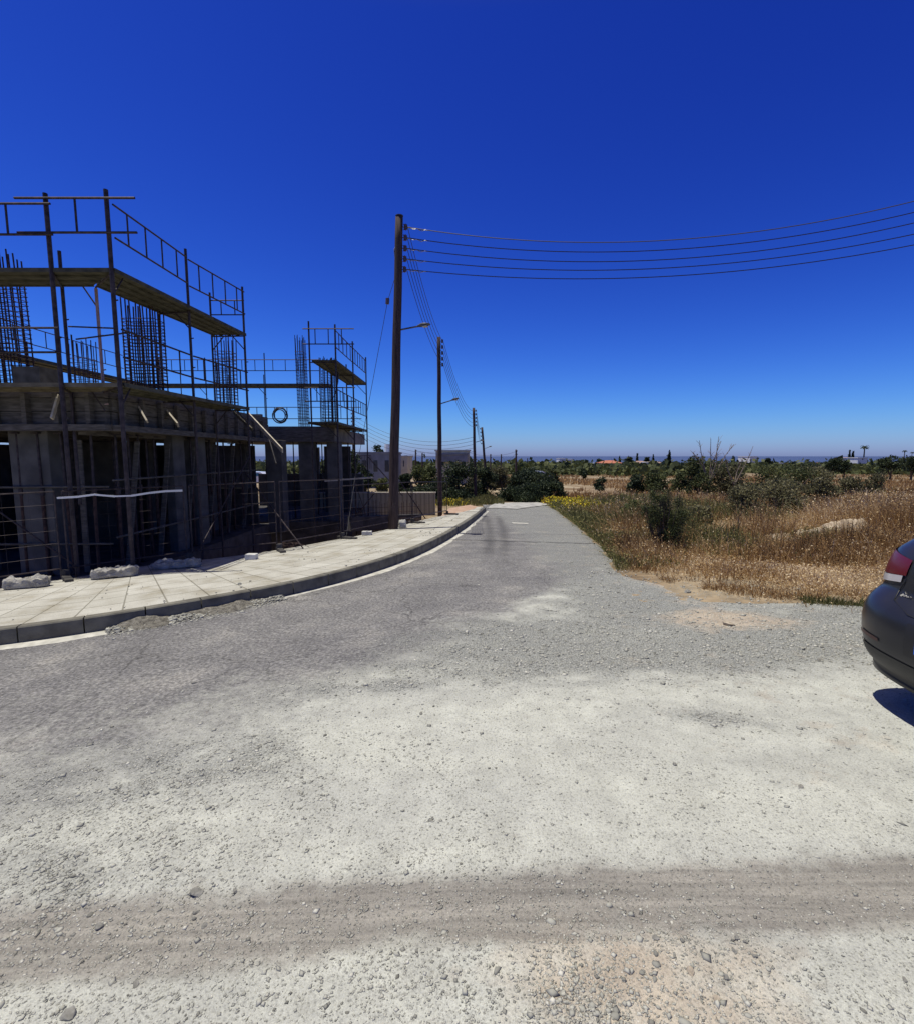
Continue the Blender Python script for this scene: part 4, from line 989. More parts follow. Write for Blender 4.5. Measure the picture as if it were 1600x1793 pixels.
# ------------------------------------------------------------------ parked car (rear faces the road)
PAINT = nmat('car_paint', (.022, .023, .027), (.034, .034, .037), 3, .28, .02, 60, metal=.2, spec=.4, bd=.001)
BLKPL = plain('black_plastic', (.012, .012, .013), .55)
REDL = plain('red_lens', (.12, .008, .010), .3, 0, .4, coat=.1)
REFL = plain('dull_reflector', (.05, .012, .012), .4)
CLRL = plain('clear_lens', (.55, .52, .50), .15, 0, .6, coat=.5)
CGLASS = plain('car_glass', (.010, .014, .022), .06, 0, .8, coat=1)
CHROME = plain('chrome', (.75, .75, .76), .15, 1)
PLATE = plain('plate_white', (.75, .75, .70), .4); PBLUE = plain('plate_blue', (.02, .10, .45), .4)
RUBBER = plain('rubber', (.015, .015, .015), .85)
CX, CY, CG = 2.74, 2.66, -.08
prof = [(.16, .20), (.10, .26), (.045, .33), (.012, .43), (.0, .54), (.012, .64), (.05, .71), (.10, .755), (.135, .79), (.145, .85), (.155, .95), (.185, 1.04), (.25, 1.10), (.34, 1.18), (.50, 1.33), (.62, 1.43), (.70, 1.485),
        (.85, 1.52), (1.2, 1.555), (1.7, 1.57), (2.3, 1.55), (2.7, 1.49), (3.1, 1.26), (3.4, 1.07), (3.55, 1.01), (3.9, .96), (4.2, .88), (4.36, .74), (4.40, .55), (4.36, .35), (4.28, .22), (3.5, .20), (2.2, .19), (1.0, .19)]
def dense(pts, k=3):
    P = np.array(pts); n = len(P); out = []
    for i in range(n):
        p0, p1, p2, p3 = P[i-1], P[i], P[(i+1) % n], P[(i+2) % n]
        for j in range(k):
            t_ = j/k; out.append(.5*((2*p1)+(-p0+p2)*t_+(2*p0-5*p1+4*p2-p3)*t_**2+(-p0+3*p1-3*p2+p3)*t_**3))
    return np.array(out)
PR = dense(prof)
def hwid(z): return np.interp(z, [.15, .3, .6, .85, 1.05, 1.5], [.84, .885, .90, .90, .86, .66])
def cshift(w, x): 
    s_ = .34*(1-(1-min(1, abs(w))**3.0)**(1/2.6)); return s_*(1 if x < 2.2 else -1)*min(1, max(0, (abs(x-2.2)-.9)/.8))
ws = [math.sin(math.pi/2*k/18) for k in range(-18, 19)]
car = thing('parked_car', (CX+2.2, CY, CG), 'dark grey car parked at the right edge, only its rear corner in view', 'car')
vs = []; m_ = len(PR)
for w_ in ws:
    for (x, z) in PR: vs.append((CX+x+cshift(w_, x), CY+w_*float(hwid(z)), CG+z))
F_ = [(i*m_+k, i*m_+(k+1) % m_, (i+1)*m_+(k+1) % m_, (i+1)*m_+k) for i in range(len(ws)-1) for k in range(m_)]
F_ += [tuple(range(m_)), tuple((len(ws)-1)*m_+k for k in range(m_))[::-1]]
MB().add(vs, [f[::-1] for f in F_]).build('body', PAINT, car, smooth=False)
bo = [o for o in COL.objects if o.name.startswith('body')][-1]
bo.data.shade_smooth(); 
RP = np.array([p for p in PR if p[0] < .75 and p[1] < 1.5 and p[1] > .2]); o_ = np.argsort(RP[:, 1])
def rx(z): return float(np.interp(z, RP[o_, 1], RP[o_, 0]))
def rear_pt(w_, z, off):
    x = rx(z)+cshift(w_, 0); return Vector((CX+x-off, CY+w_*float(hwid(z))+off*w_*abs(w_)**3, CG+z))
def rear_patch(name, w0, w1, z0, z1, mat, off=.006, par=None, nw=14, nz=8, zf=None, side=0):
    mb = MB(); vs = []
    for i in range(nw+1):
        w_ = w0+(w1-w0)*i/nw
        for k in range(nz+1):
            u = k/nz; za, zb = (z0, z1) if zf is None else zf(i/nw)
            vs.append(rear_pt(w_, za+(zb-za)*u, off))
    cnt = nw+1
    if side:
        for i in range(1, 7):
            for k in range(nz+1):
                za, zb = (z0, z1) if zf is None else zf(1); q = rear_pt(w1, za+(zb-za)*k/nz, off); q.x += side*i/6; q.y += (.008 if w1 > 0 else -.008); vs.append(q)
        cnt += 6
    n_ = nz+1; fs = [(i*n_+k, (i+1)*n_+k, (i+1)*n_+k+1, i*n_+k+1) for i in range(cnt-1) for k in range(nz)]
    return MB().add(vs, fs).build(name, mat, par or car, smooth=True)
for sg in (1, -1):
    tl = rear_patch('tail_light', sg*.60, sg*.999, .86, 1.05, REDL, .008, side=.26, zf=lambda u: (.905-.045*u, 1.01+.035*u))
    rear_patch('reverse_lens', sg*.63, sg*.985, .80, .86, CLRL, .009, par=tl, nz=4, zf=lambda u: (.855-.05*u, .90-.045*u))
    rear_patch('reflector', sg*.60, sg*.86, .46, .485, REFL, .006, nz=3)
rear_patch('bumper_trim', -.93, .93, .245, .40, BLKPL, .006, nw=30)
rear_patch('rear_window', -.84, .84, 1.12, 1.40, CGLASS, .005, nw=24)
rear_patch('plate_recess', -.36, .36, .46, .66, BLKPL, .004, nw=8)
tg = MB()
for sg in (1, -1):
    pts = [rear_pt(sg*.60, 1.04, .004), rear_pt(sg*.60, .86, .004), rear_pt(sg*.63, .80, .004), rear_pt(sg*.60, .745, .004), rear_pt(sg*.4, .70, .004), rear_pt(0, .69, .004)]
    tg.tube(pts, .004, 5)
tg.build('tailgate_seam', BLKPL, car)
pl = MB().hexa([rear_pt(-.27, .50, .02), rear_pt(.25, .50, .02), rear_pt(.25, .50, .008), rear_pt(-.27, .50, .008), rear_pt(-.27, .61, .02), rear_pt(.25, .61, .02), rear_pt(.25, .61, .008), rear_pt(-.27, .61, .008)]).build('number_plate', PLATE, car)
MB().hexa([rear_pt(.252, .502, .023), rear_pt(.202, .502, .023), rear_pt(.202, .502, .012), rear_pt(.252, .502, .012), rear_pt(.252, .608, .023), rear_pt(.202, .608, .023), rear_pt(.202, .608, .012), rear_pt(.252, .608, .012)]).build('blue_strip', PBLUE, pl)
mb = MB()
for k, (w0, w1) in enumerate(((.585, .57), (.56, .545), (.535, .515), (.505, .495))):
    mb.bar(rear_pt(w0, .775+.004*k, .008), rear_pt(w1, .79-.003*k, .008), .006, .010)
mb.bar(rear_pt(.565, .805, .008), rear_pt(.545, .795, .008), .005, .006)
mb.build('badge', CHROME, car)
for sg in (1, -1):
    y = CY+sg*.785
    for nm, xs_ in (('side_window', [(.75, 1.08), (.85, 1.44), (1.9, 1.48), (1.9, 1.08)]), ('side_window', [(1.96, 1.08), (1.96, 1.48), (2.55, 1.43), (3.15, 1.08)])):
        q = [(CX+x, CY+sg*(float(hwid(z))+.006), CG+z) for x, z in xs_]; q2 = [(x, y_-sg*.02, z) for x, y_, z in q]
        MB().hexa(q+q2).build(nm, CGLASS, car)
    MB().bar((CX+1.45, CY+sg*.905, CG+.93), (CX+1.65, CY+sg*.905, CG+.93), .02, .02).build('door_handle', PAINT, car)
    hl_ = [(CX+4.36, CY+sg*.78, CG+.76), (CX+4.39, CY+sg*.5, CG+.74)]; MB().bar(hl_[0], hl_[1], .1, .13).build('headlight', CLRL, car)
    for wx in (.86, 3.45):
        c_ = Vector((CX+wx, CY+sg*.80, CG+.32))
        rm = MB().tube([c_-Vector((0, .09, 0)), c_+Vector((0, .105*sg if sg > 0 else -.105, 0))] if sg < 0 else [c_-Vector((0, .09, 0)), c_+Vector((0, .105, 0))], .215, 24).build('wheel', GALV, car)
        mb = MB(); vs = []; n_ = 28; pr_ = [(.21, -.10), (.31, -.105), (.33, -.07), (.33, .07), (.31, .105), (.21, .10)]
        for i in range(n_):
            a2 = 2*math.pi*i/n_
            for r_, y_ in pr_: vs.append((c_.x+r_*math.cos(a2), c_.y+y_, c_.z+r_*math.sin(a2)))
        mb.add(vs, [(i*6+k, i*6+(k+1) % 6, ((i+1) % n_)*6+(k+1) % 6, ((i+1) % n_)*6+k) for i in range(n_) for k in range(6)]).build('tyre', RUBBER, rm, smooth=True)

# ------------------------------------------------------------------ stones
def edge_x(Y): return np.where(Y < 7.8, np.interp(Y, [5.25, 5.6, 6.0, 6.6, 7.2, 7.8], [7.2, 4.6, 3.9, 3.3, 3.0, 2.85]), np.interp(Y, RE[:, 1], RE[:, 0]))
rs = np.random.RandomState(11)
ICO_V = []; ph = (1+5**.5)/2
for a_ in (-1, 1):
    for b_ in (-ph, ph): ICO_V += [(0, a_, b_), (a_, b_, 0), (b_, 0, a_)]
ICO_V = np.array(ICO_V)/math.hypot(1, ph)
bmx = bmesh.new(); [bmx.verts.new(v) for v in ICO_V]; bmesh.ops.convex_hull(bmx, input=bmx.verts); bmx.verts.index_update()
ICO_V = np.array([v.co[:] for v in bmx.verts]); ICO_F = np.array([[v.index for v in f.verts] for f in bmx.faces]); bmx.free()
OCT_V = np.array([(1, 0, 0), (-1, 0, 0), (0, 1, 0), (0, -1, 0), (0, 0, 1), (0, 0, -1)], float)
OCT_F = np.array([(0, 2, 4), (2, 1, 4), (1, 3, 4), (3, 0, 4), (2, 0, 5), (1, 2, 5), (3, 1, 5), (0, 3, 5)])
def stone_cloud(name, X, Y, Z, r, BV, BF, tone, label):
    n = len(X); k = len(BV)
    sc = rs.uniform(.55, 1.5, (n, 1, 3)); sc[:, :, 2] *= .55
    v = BV[None]*sc*(1+rs.uniform(-.36, .36, (n, k, 1)))*r[:, None, None]
    a_ = rs.uniform(0, 2*math.pi, n); ca, sa = np.cos(a_)[:, None], np.sin(a_)[:, None]
    x = v[:, :, 0]*ca-v[:, :, 1]*sa+X[:, None]; y = v[:, :, 0]*sa+v[:, :, 1]*ca+Y[:, None]; z = v[:, :, 2]+Z[:, None]+r[:, None]*.08
    V_ = np.stack([x, y, z], -1).reshape(-1, 3); F_ = (BF[None]+(np.arange(n)*k)[:, None, None]).reshape(-1, 3)
    o = fast(name, V_, F_, STONE, tone=np.repeat(tone, len(BF))); tag(o, label, 'gravel', kind='stuff'); return o
from_y = rowsY
def sheet_z(X, Y):
    A_, B_, T_, G_, B2_ = masks(X, Y)
    rel = .010*(fbm(X*3, Y*3, 4, 51)-.5)+.012*G_*(fbm(X*14, Y*14, 3, 61)-.3)+.006*(1-A_)*(fbm(X*25, Y*25, 3, 71)-.5)-.012*B2_+(1-A_)*.03*(fbm(X*.8, Y*.8, 3, 55)-.5)
    return zg(X, Y)+rel, A_, G_, T_, B_
def scatter(n, y0, y1, pw=2.0):
    u = rs.uniform(0, 1, n); Y = (y0**(1-pw)+u*(y1**(1-pw)-y0**(1-pw)))**(1/(1-pw)); X = rs.uniform(-1, 1, n)*(Y*.98+.5); return X, Y
def on_sheet(X, Y): return (X > kerb_x(Y)+.05)*(X < np.interp(Y, RE[:, 1], RE[:, 0])+np.where(Y < 7.6, 5, .0))
X, Y = scatter(230000, 1.0, 9.0); Z, A_, G_, T_, B_ = sheet_z(X, Y)
cl = fbm(X*2.5, Y*2.5, 4, 91)
dens = .17+.75*G_+.25*np.clip((cl-.5)*5, 0, 1)*(1-A_)+.06*B_-.035*A_+.06*sstep((-X-.3)/1.0)*sstep((2.9-Y)/.8)
spill = (X > np.interp(Y, RE[:, 1], RE[:, 0]))*(Y > 5.2)*(X > 2.2)*(X < edge_x(Y)+1.8)
lot_ = np.interp(Y, [5.25, 5.6, 6.0, 6.6, 7.2, 8.0], [10, 6.0, 4.2, 3.3, 2.9, 2.6])+.12
Z = np.where(spill, np.maximum(terr(X, Y), np.where(X < lot_, Z, -9)), Z); dens = np.where(spill, .60*(1-sstep((X-edge_x(Y)+.3)/2.0)), dens)
keep = (rs.uniform(0, 1, len(X)) < dens)*(on_sheet(X, Y)*(Y < 5.25)+on_sheet(X, Y)*(X < edge_x(Y))+spill > 0)
X, Y, Z, G_, A_ = X[keep], Y[keep], Z[keep], G_[keep], A_[keep]
r = np.exp(rs.normal(math.log(.0026), .48, len(X)))*(1+.95*G_)*(1+.16*np.clip(Y-2, 0, 5)); r = np.clip(r, .0015, .022)
tone = np.clip(.5+.22*rs.normal(size=len(X))+.05*G_, .02, 1)
stone_cloud('gravel', X, Y, Z, r, OCT_V, OCT_F, tone, 'loose grey gravel scattered over the road end and lot')
i_ = rs.uniform(ixk(165), ixk(480), 2600); ii = i_.astype(int); fr_ = (i_-ii)[:, None]; Pk = KL[ii]*(1-fr_)+KL[np.minimum(ii+1, 159)]*fr_; Tk = KL[np.minimum(ii+1, 159)]-KL[ii]; Tk /= np.hypot(Tk[:, 0], Tk[:, 1])[:, None]
of_ = np.abs(rs.normal(size=2600))*.13+.02; Xk = Pk[:, 0]+Tk[:, 1]*of_; Yk = Pk[:, 1]-Tk[:, 0]*of_
stone_cloud('gravel', Xk, Yk, zg(Xk, Yk)+.05*np.clip(1-of_/.22, 0, 1), np.clip(np.exp(rs.normal(math.log(.008), .5, 2600)), .003, .03), ICO_V, ICO_F, np.clip(.4+.2*rs.normal(size=2600), .02, 1), 'rubble crumbs washed against the kerb')
i_ = rs.uniform(5, 140, 1500); ii = i_.astype(int); ac = rs.uniform(0, 1, 1500)**1.5; Xk = KB[ii, 0]+(PB[ii, 0]-KB[ii, 0])*ac; Yk = KB[ii, 1]+(PB[ii, 1]-KB[ii, 1])*ac+rs.uniform(-.05, .05, 1500)
cp_ = fbm(Xk*1.3, Yk*1.3, 3, 191) > .5; Xk, Yk = Xk[cp_], Yk[cp_]
stone_cloud('gravel', Xk, Yk, zg(Xk, Yk)+PH, np.clip(np.exp(rs.normal(math.log(.006), .6, len(Xk))), .002, .03), ICO_V, ICO_F, np.clip(.25+.2*rs.normal(size=len(Xk)), .02, 1), 'crumbs of dirt and stone strewn on the pavement')
X, Y = scatter(9000, 1.0, 7.5); Z, A_, G_, T_, B_ = sheet_z(X, Y)
dens = .025+.16*G_+.05*sstep((-X-.2)/1.0)*sstep((2.6-Y)/.8)+.16*blob(X, Y, 1200, 1725, .2, .1)-.08*A_+.25*T_
keep = (rs.uniform(0, 1, len(X)) < dens)*on_sheet(X, Y); X, Y, Z = X[keep], Y[keep], Z[keep]
r = np.clip(np.exp(rs.normal(math.log(.0052), .45, len(X))), .003, .016)
stone_cloud('gravel', X, Y, Z, r, ICO_V, ICO_F, np.clip(.42+.2*rs.normal(size=len(X)), .02, 1), 'larger grey pebbles lying among the fine gravel')
def rock(px, py, wpx, lab, hr=.6, mat=None, sd=0, up=0.0, name='stone', grp='larger stones lying on the lot', lenr=1.0, Yf=None):
    c_ = G(px, py) if Yf is None else at(px, py, Yf); d_ = c_.y; R_ = wpx*d_/FPX/2*1.02
    bm_ = bmesh.new(); bmesh.ops.create_icosphere(bm_, subdivisions=3, radius=1)
    rr = random.Random(int(sd*13+px)); cuts = [(Vector((rr.gauss(0, 1), rr.gauss(0, 1), rr.gauss(0, 1))).normalized(), rr.uniform(.55, .85)) for _ in range(11)]
    for v in bm_.verts:
        for n_, q in cuts:
            dd = v.co.dot(n_)
            if dd > q: v.co -= n_*(dd-q)
        v.co *= 1+.05*math.sin(v.co.x*9+sd)*math.cos(v.co.y*11)
    for v in bm_.verts: v.co = Vector((v.co.x*R_, v.co.y*R_*.8*lenr, v.co.z*R_*hr)); 
    if Yf is None: zz = float(sheet_z(np.array([c_.x]), np.array([c_.y+R_*.4]))[0][0]) if c_.y < 7.6 else tz(c_.x, c_.y)
    else: zz = c_.z
    me = bpy.data.meshes.new(name); bm_.to_mesh(me); bm_.free(); me.materials.append(mat or STONED)
    o = bpy.data.objects.new(name, me); COL.objects.link(o); o.location = (c_.x, c_.y+R_*.4, zz+R_*hr*.35); o.rotation_euler = (rr.uniform(-.2, .2), rr.uniform(-.2, .2), rr.uniform(0, 3))
    return tag(o, lab, 'stone', grp)
STONED = nmat('dark_stone', (.17, .165, .145), (.31, .30, .27), 40, .9, .4, 120, bd=.004)
STONEB = nmat('buff_stone', (.32, .27, .2), (.5, .43, .34), 40, .9, .4, 120, bd=.004)
for i, (x, y, w_, lab, mt) in enumerate([
    (341, 1570, 27, 'largest dark stone at the upper edge of the dark band, left', None), (411, 1564, 12, 'small stone just right of the largest dark stone', None),
    (341, 1598, 13, 'small stone directly below the largest dark stone', None), (357, 1620, 14, 'stone in the dark band, second below the largest one', None),
    (171, 1624, 19, 'pale topped angular stone at the left of the dark band', None), (236, 1728, 15, 'angular dark stone below the dark band, left', None),
    (279, 1647, 14, 'stone in the dark band between two angular ones', None), (114, 1786, 34, 'big stone at the bottom left edge of the picture', None),
    (66, 1589, 13, 'dark stone near the left edge, at the top of the band', None), (1149, 1643, 15, 'dark stone at the lower edge of the band, above the buff patch', None),
    (1195, 1648, 12, 'stone just right of the one above the buff patch', None), (1291, 1644, 13, 'upper one of the four dark stones right of the buff patch', None),
    (1305, 1650, 9, 'smallest stone right of the buff patch', None), (1287, 1666, 11, 'lower left stone of the four right of the buff patch', None),
    (1322, 1675, 12, 'lower right stone of the four right of the buff patch', None), (1273, 1714, 16, 'dark triangular stone in the buff patch', None),
    (1255, 1750, 16, 'broken stone low in the buff patch', STONEB), (1210, 1705, 20, 'flat buff stone in the middle of the buff patch', STONEB),
    (1586, 1716, 12, 'dark stone low at the right edge', None), (339, 1197, 9, 'single dark stone on the grey road surface, left', None),
    (738, 1251, 9, 'dark pebble in the middle of the lot', None), (1403, 1380, 11, 'dark stone right of centre on the pale lot', None), (1182, 1338, 11, 'grey stone in the middle right of the pale lot', None),
    (1130, 1364, 9, 'dark pebble left of the grey stone', None), (1437, 1158, 13, 'round greenish stone in the gravel left of the car', None), (1276, 1096, 26, 'flat grey stone where gravel meets the dry grass', STONEB),
    (1204, 1039, 16, 'little dark lump of earth on the bare soil strip', None)]):
    rock(x, y, w_, lab, mat=mt, sd=i, hr=.45 if w_ > 20 else .6)

# ------------------------------------------------------------------ vegetation
def leaf_quads(P, size, rs_, asp=.55, flat=0.0):
    n = len(P); d = rs_.normal(size=(n, 3)); d[:, 2] *= (1-flat); d /= np.linalg.norm(d, axis=1)[:, None]
    e = rs_.normal(size=(n, 3)); e -= (e*d).sum(1)[:, None]*d; e /= np.linalg.norm(e, axis=1)[:, None]
    s_ = (size*rs_.uniform(.6, 1.4, n))[:, None]; a_ = d*s_*.5; b_ = e*s_*.5*asp
    V_ = np.stack([P-a_, P-a_*.1+b_, P+a_, P-a_*.1-b_], 1).reshape(-1, 3); F_ = np.arange(n*4).reshape(n, 4); return V_, F_
def crown(name, lobes, n, size, mat, parent, seed, shell=.55, bias=0.0, asp=.55):
    rs_ = np.random.RandomState(seed); L = np.array([(c[0], c[1], c[2], r_[0], r_[1], r_[2]) for c, r_, t_ in lobes]); tn = np.array([t_ for _, _, t_ in lobes])
    vol = (L[:, 3]*L[:, 4]*L[:, 5])**.72; k = rs_.choice(len(L), n, p=vol/vol.sum())
    d = rs_.normal(size=(n, 3)); d /= np.linalg.norm(d, axis=1)[:, None]; rad = 1-shell*rs_.uniform(0, 1, n)**1.4; rad *= 1+.16*rs_.normal(size=n)*(rs_.uniform(0, 1, n) < .35)
    P = L[k, :3]+d*rad[:, None]*L[k, 3:]
    tone = np.clip(tn[k]+rs_.normal(size=n)*.16+bias, 0, 1)
    V_, F_ = leaf_quads(P, size, rs_, asp); return fast(name, V_, F_, mat, parent=parent, tone=tone)
def make_tree(name, px, base_y, top_y, wpx, Y, label, cat='tree', mat=None, kind='round', n=2200, leaf=None, seed=0, group=None, trunk=.25, dp=None, tonec=.42):
    rr = random.Random(int(seed*7+px)); b_ = at(px, base_y, Y); t_ = at(px, top_y, Y); H = t_.z-b_.z; W = wpx/FPX*Y
    gz_ = tz(b_.x, Y); base = Vector((b_.x, Y, min(b_.z, gz_+.3))); H = t_.z-base.z
    th = thing(name, base, label, cat, group); lobes = []; mb = MB(); c0 = base+Vector((0, 0, H*trunk))
    hh = H*(1-trunk)
    if kind == 'cypress':
        for k in range(7):
            u = k/6; lobes.append(((base.x, Y, c0.z+hh*(.08+.84*u)), (W*.5*(1-.75*u**1.5), W*.5*(1-.75*u**1.5), hh*.13), tonec+rr.uniform(-.15, .15)))
        mb.tube([base-Vector((0, 0, .2)), base+Vector((0, 0, H*.8))], W*.07, 6, W*.02)
    else:
        nl = {'round': 16, 'bush': 14, 'wide': 22}[kind]
        for k in range(nl):
            a2 = rr.uniform(0, 6.283); q = rr.uniform(.1, .68); zz = rr.uniform(.12, .88)
            e = math.sqrt(max(.05, 1-abs(zz-.42)**2*2.2)); x = math.cos(a2)*q*W*.5*e; y = math.sin(a2)*q*W*.5*e*(dp or 1)
            rx_ = W*rr.uniform(.13, .24)*(1 if kind != 'wide' else .8); lobes.append(((base.x+x, Y+y, c0.z+hh*zz*.86), (rx_, rx_, min(hh*.28, rx_*rr.uniform(.6, 1.0))), tonec+rr.uniform(-.22, .22)))
            if k < 7: mb.tube([base+Vector((0, 0, H*trunk*.4)), base+Vector((x*.4, y*.4, H*trunk+hh*zz*.35)), Vector((base.x+x, Y+y, c0.z+hh*zz*.8))], W*.022, 5, W*.006)
        mb.tube([base-Vector((0, 0, .2)), base+Vector((W*.02, 0, H*trunk*.6)), c0+Vector((0, 0, hh*.35))], W*.045, 7, W*.015)
    mb.build('trunk', BARK, th, smooth=True)
    lf = leaf or max(.07, Y*.0042); crown('crown', lobes, n, lf, mat or LEAFD, th, int(seed+px), dp and .8 or .6)
    return th
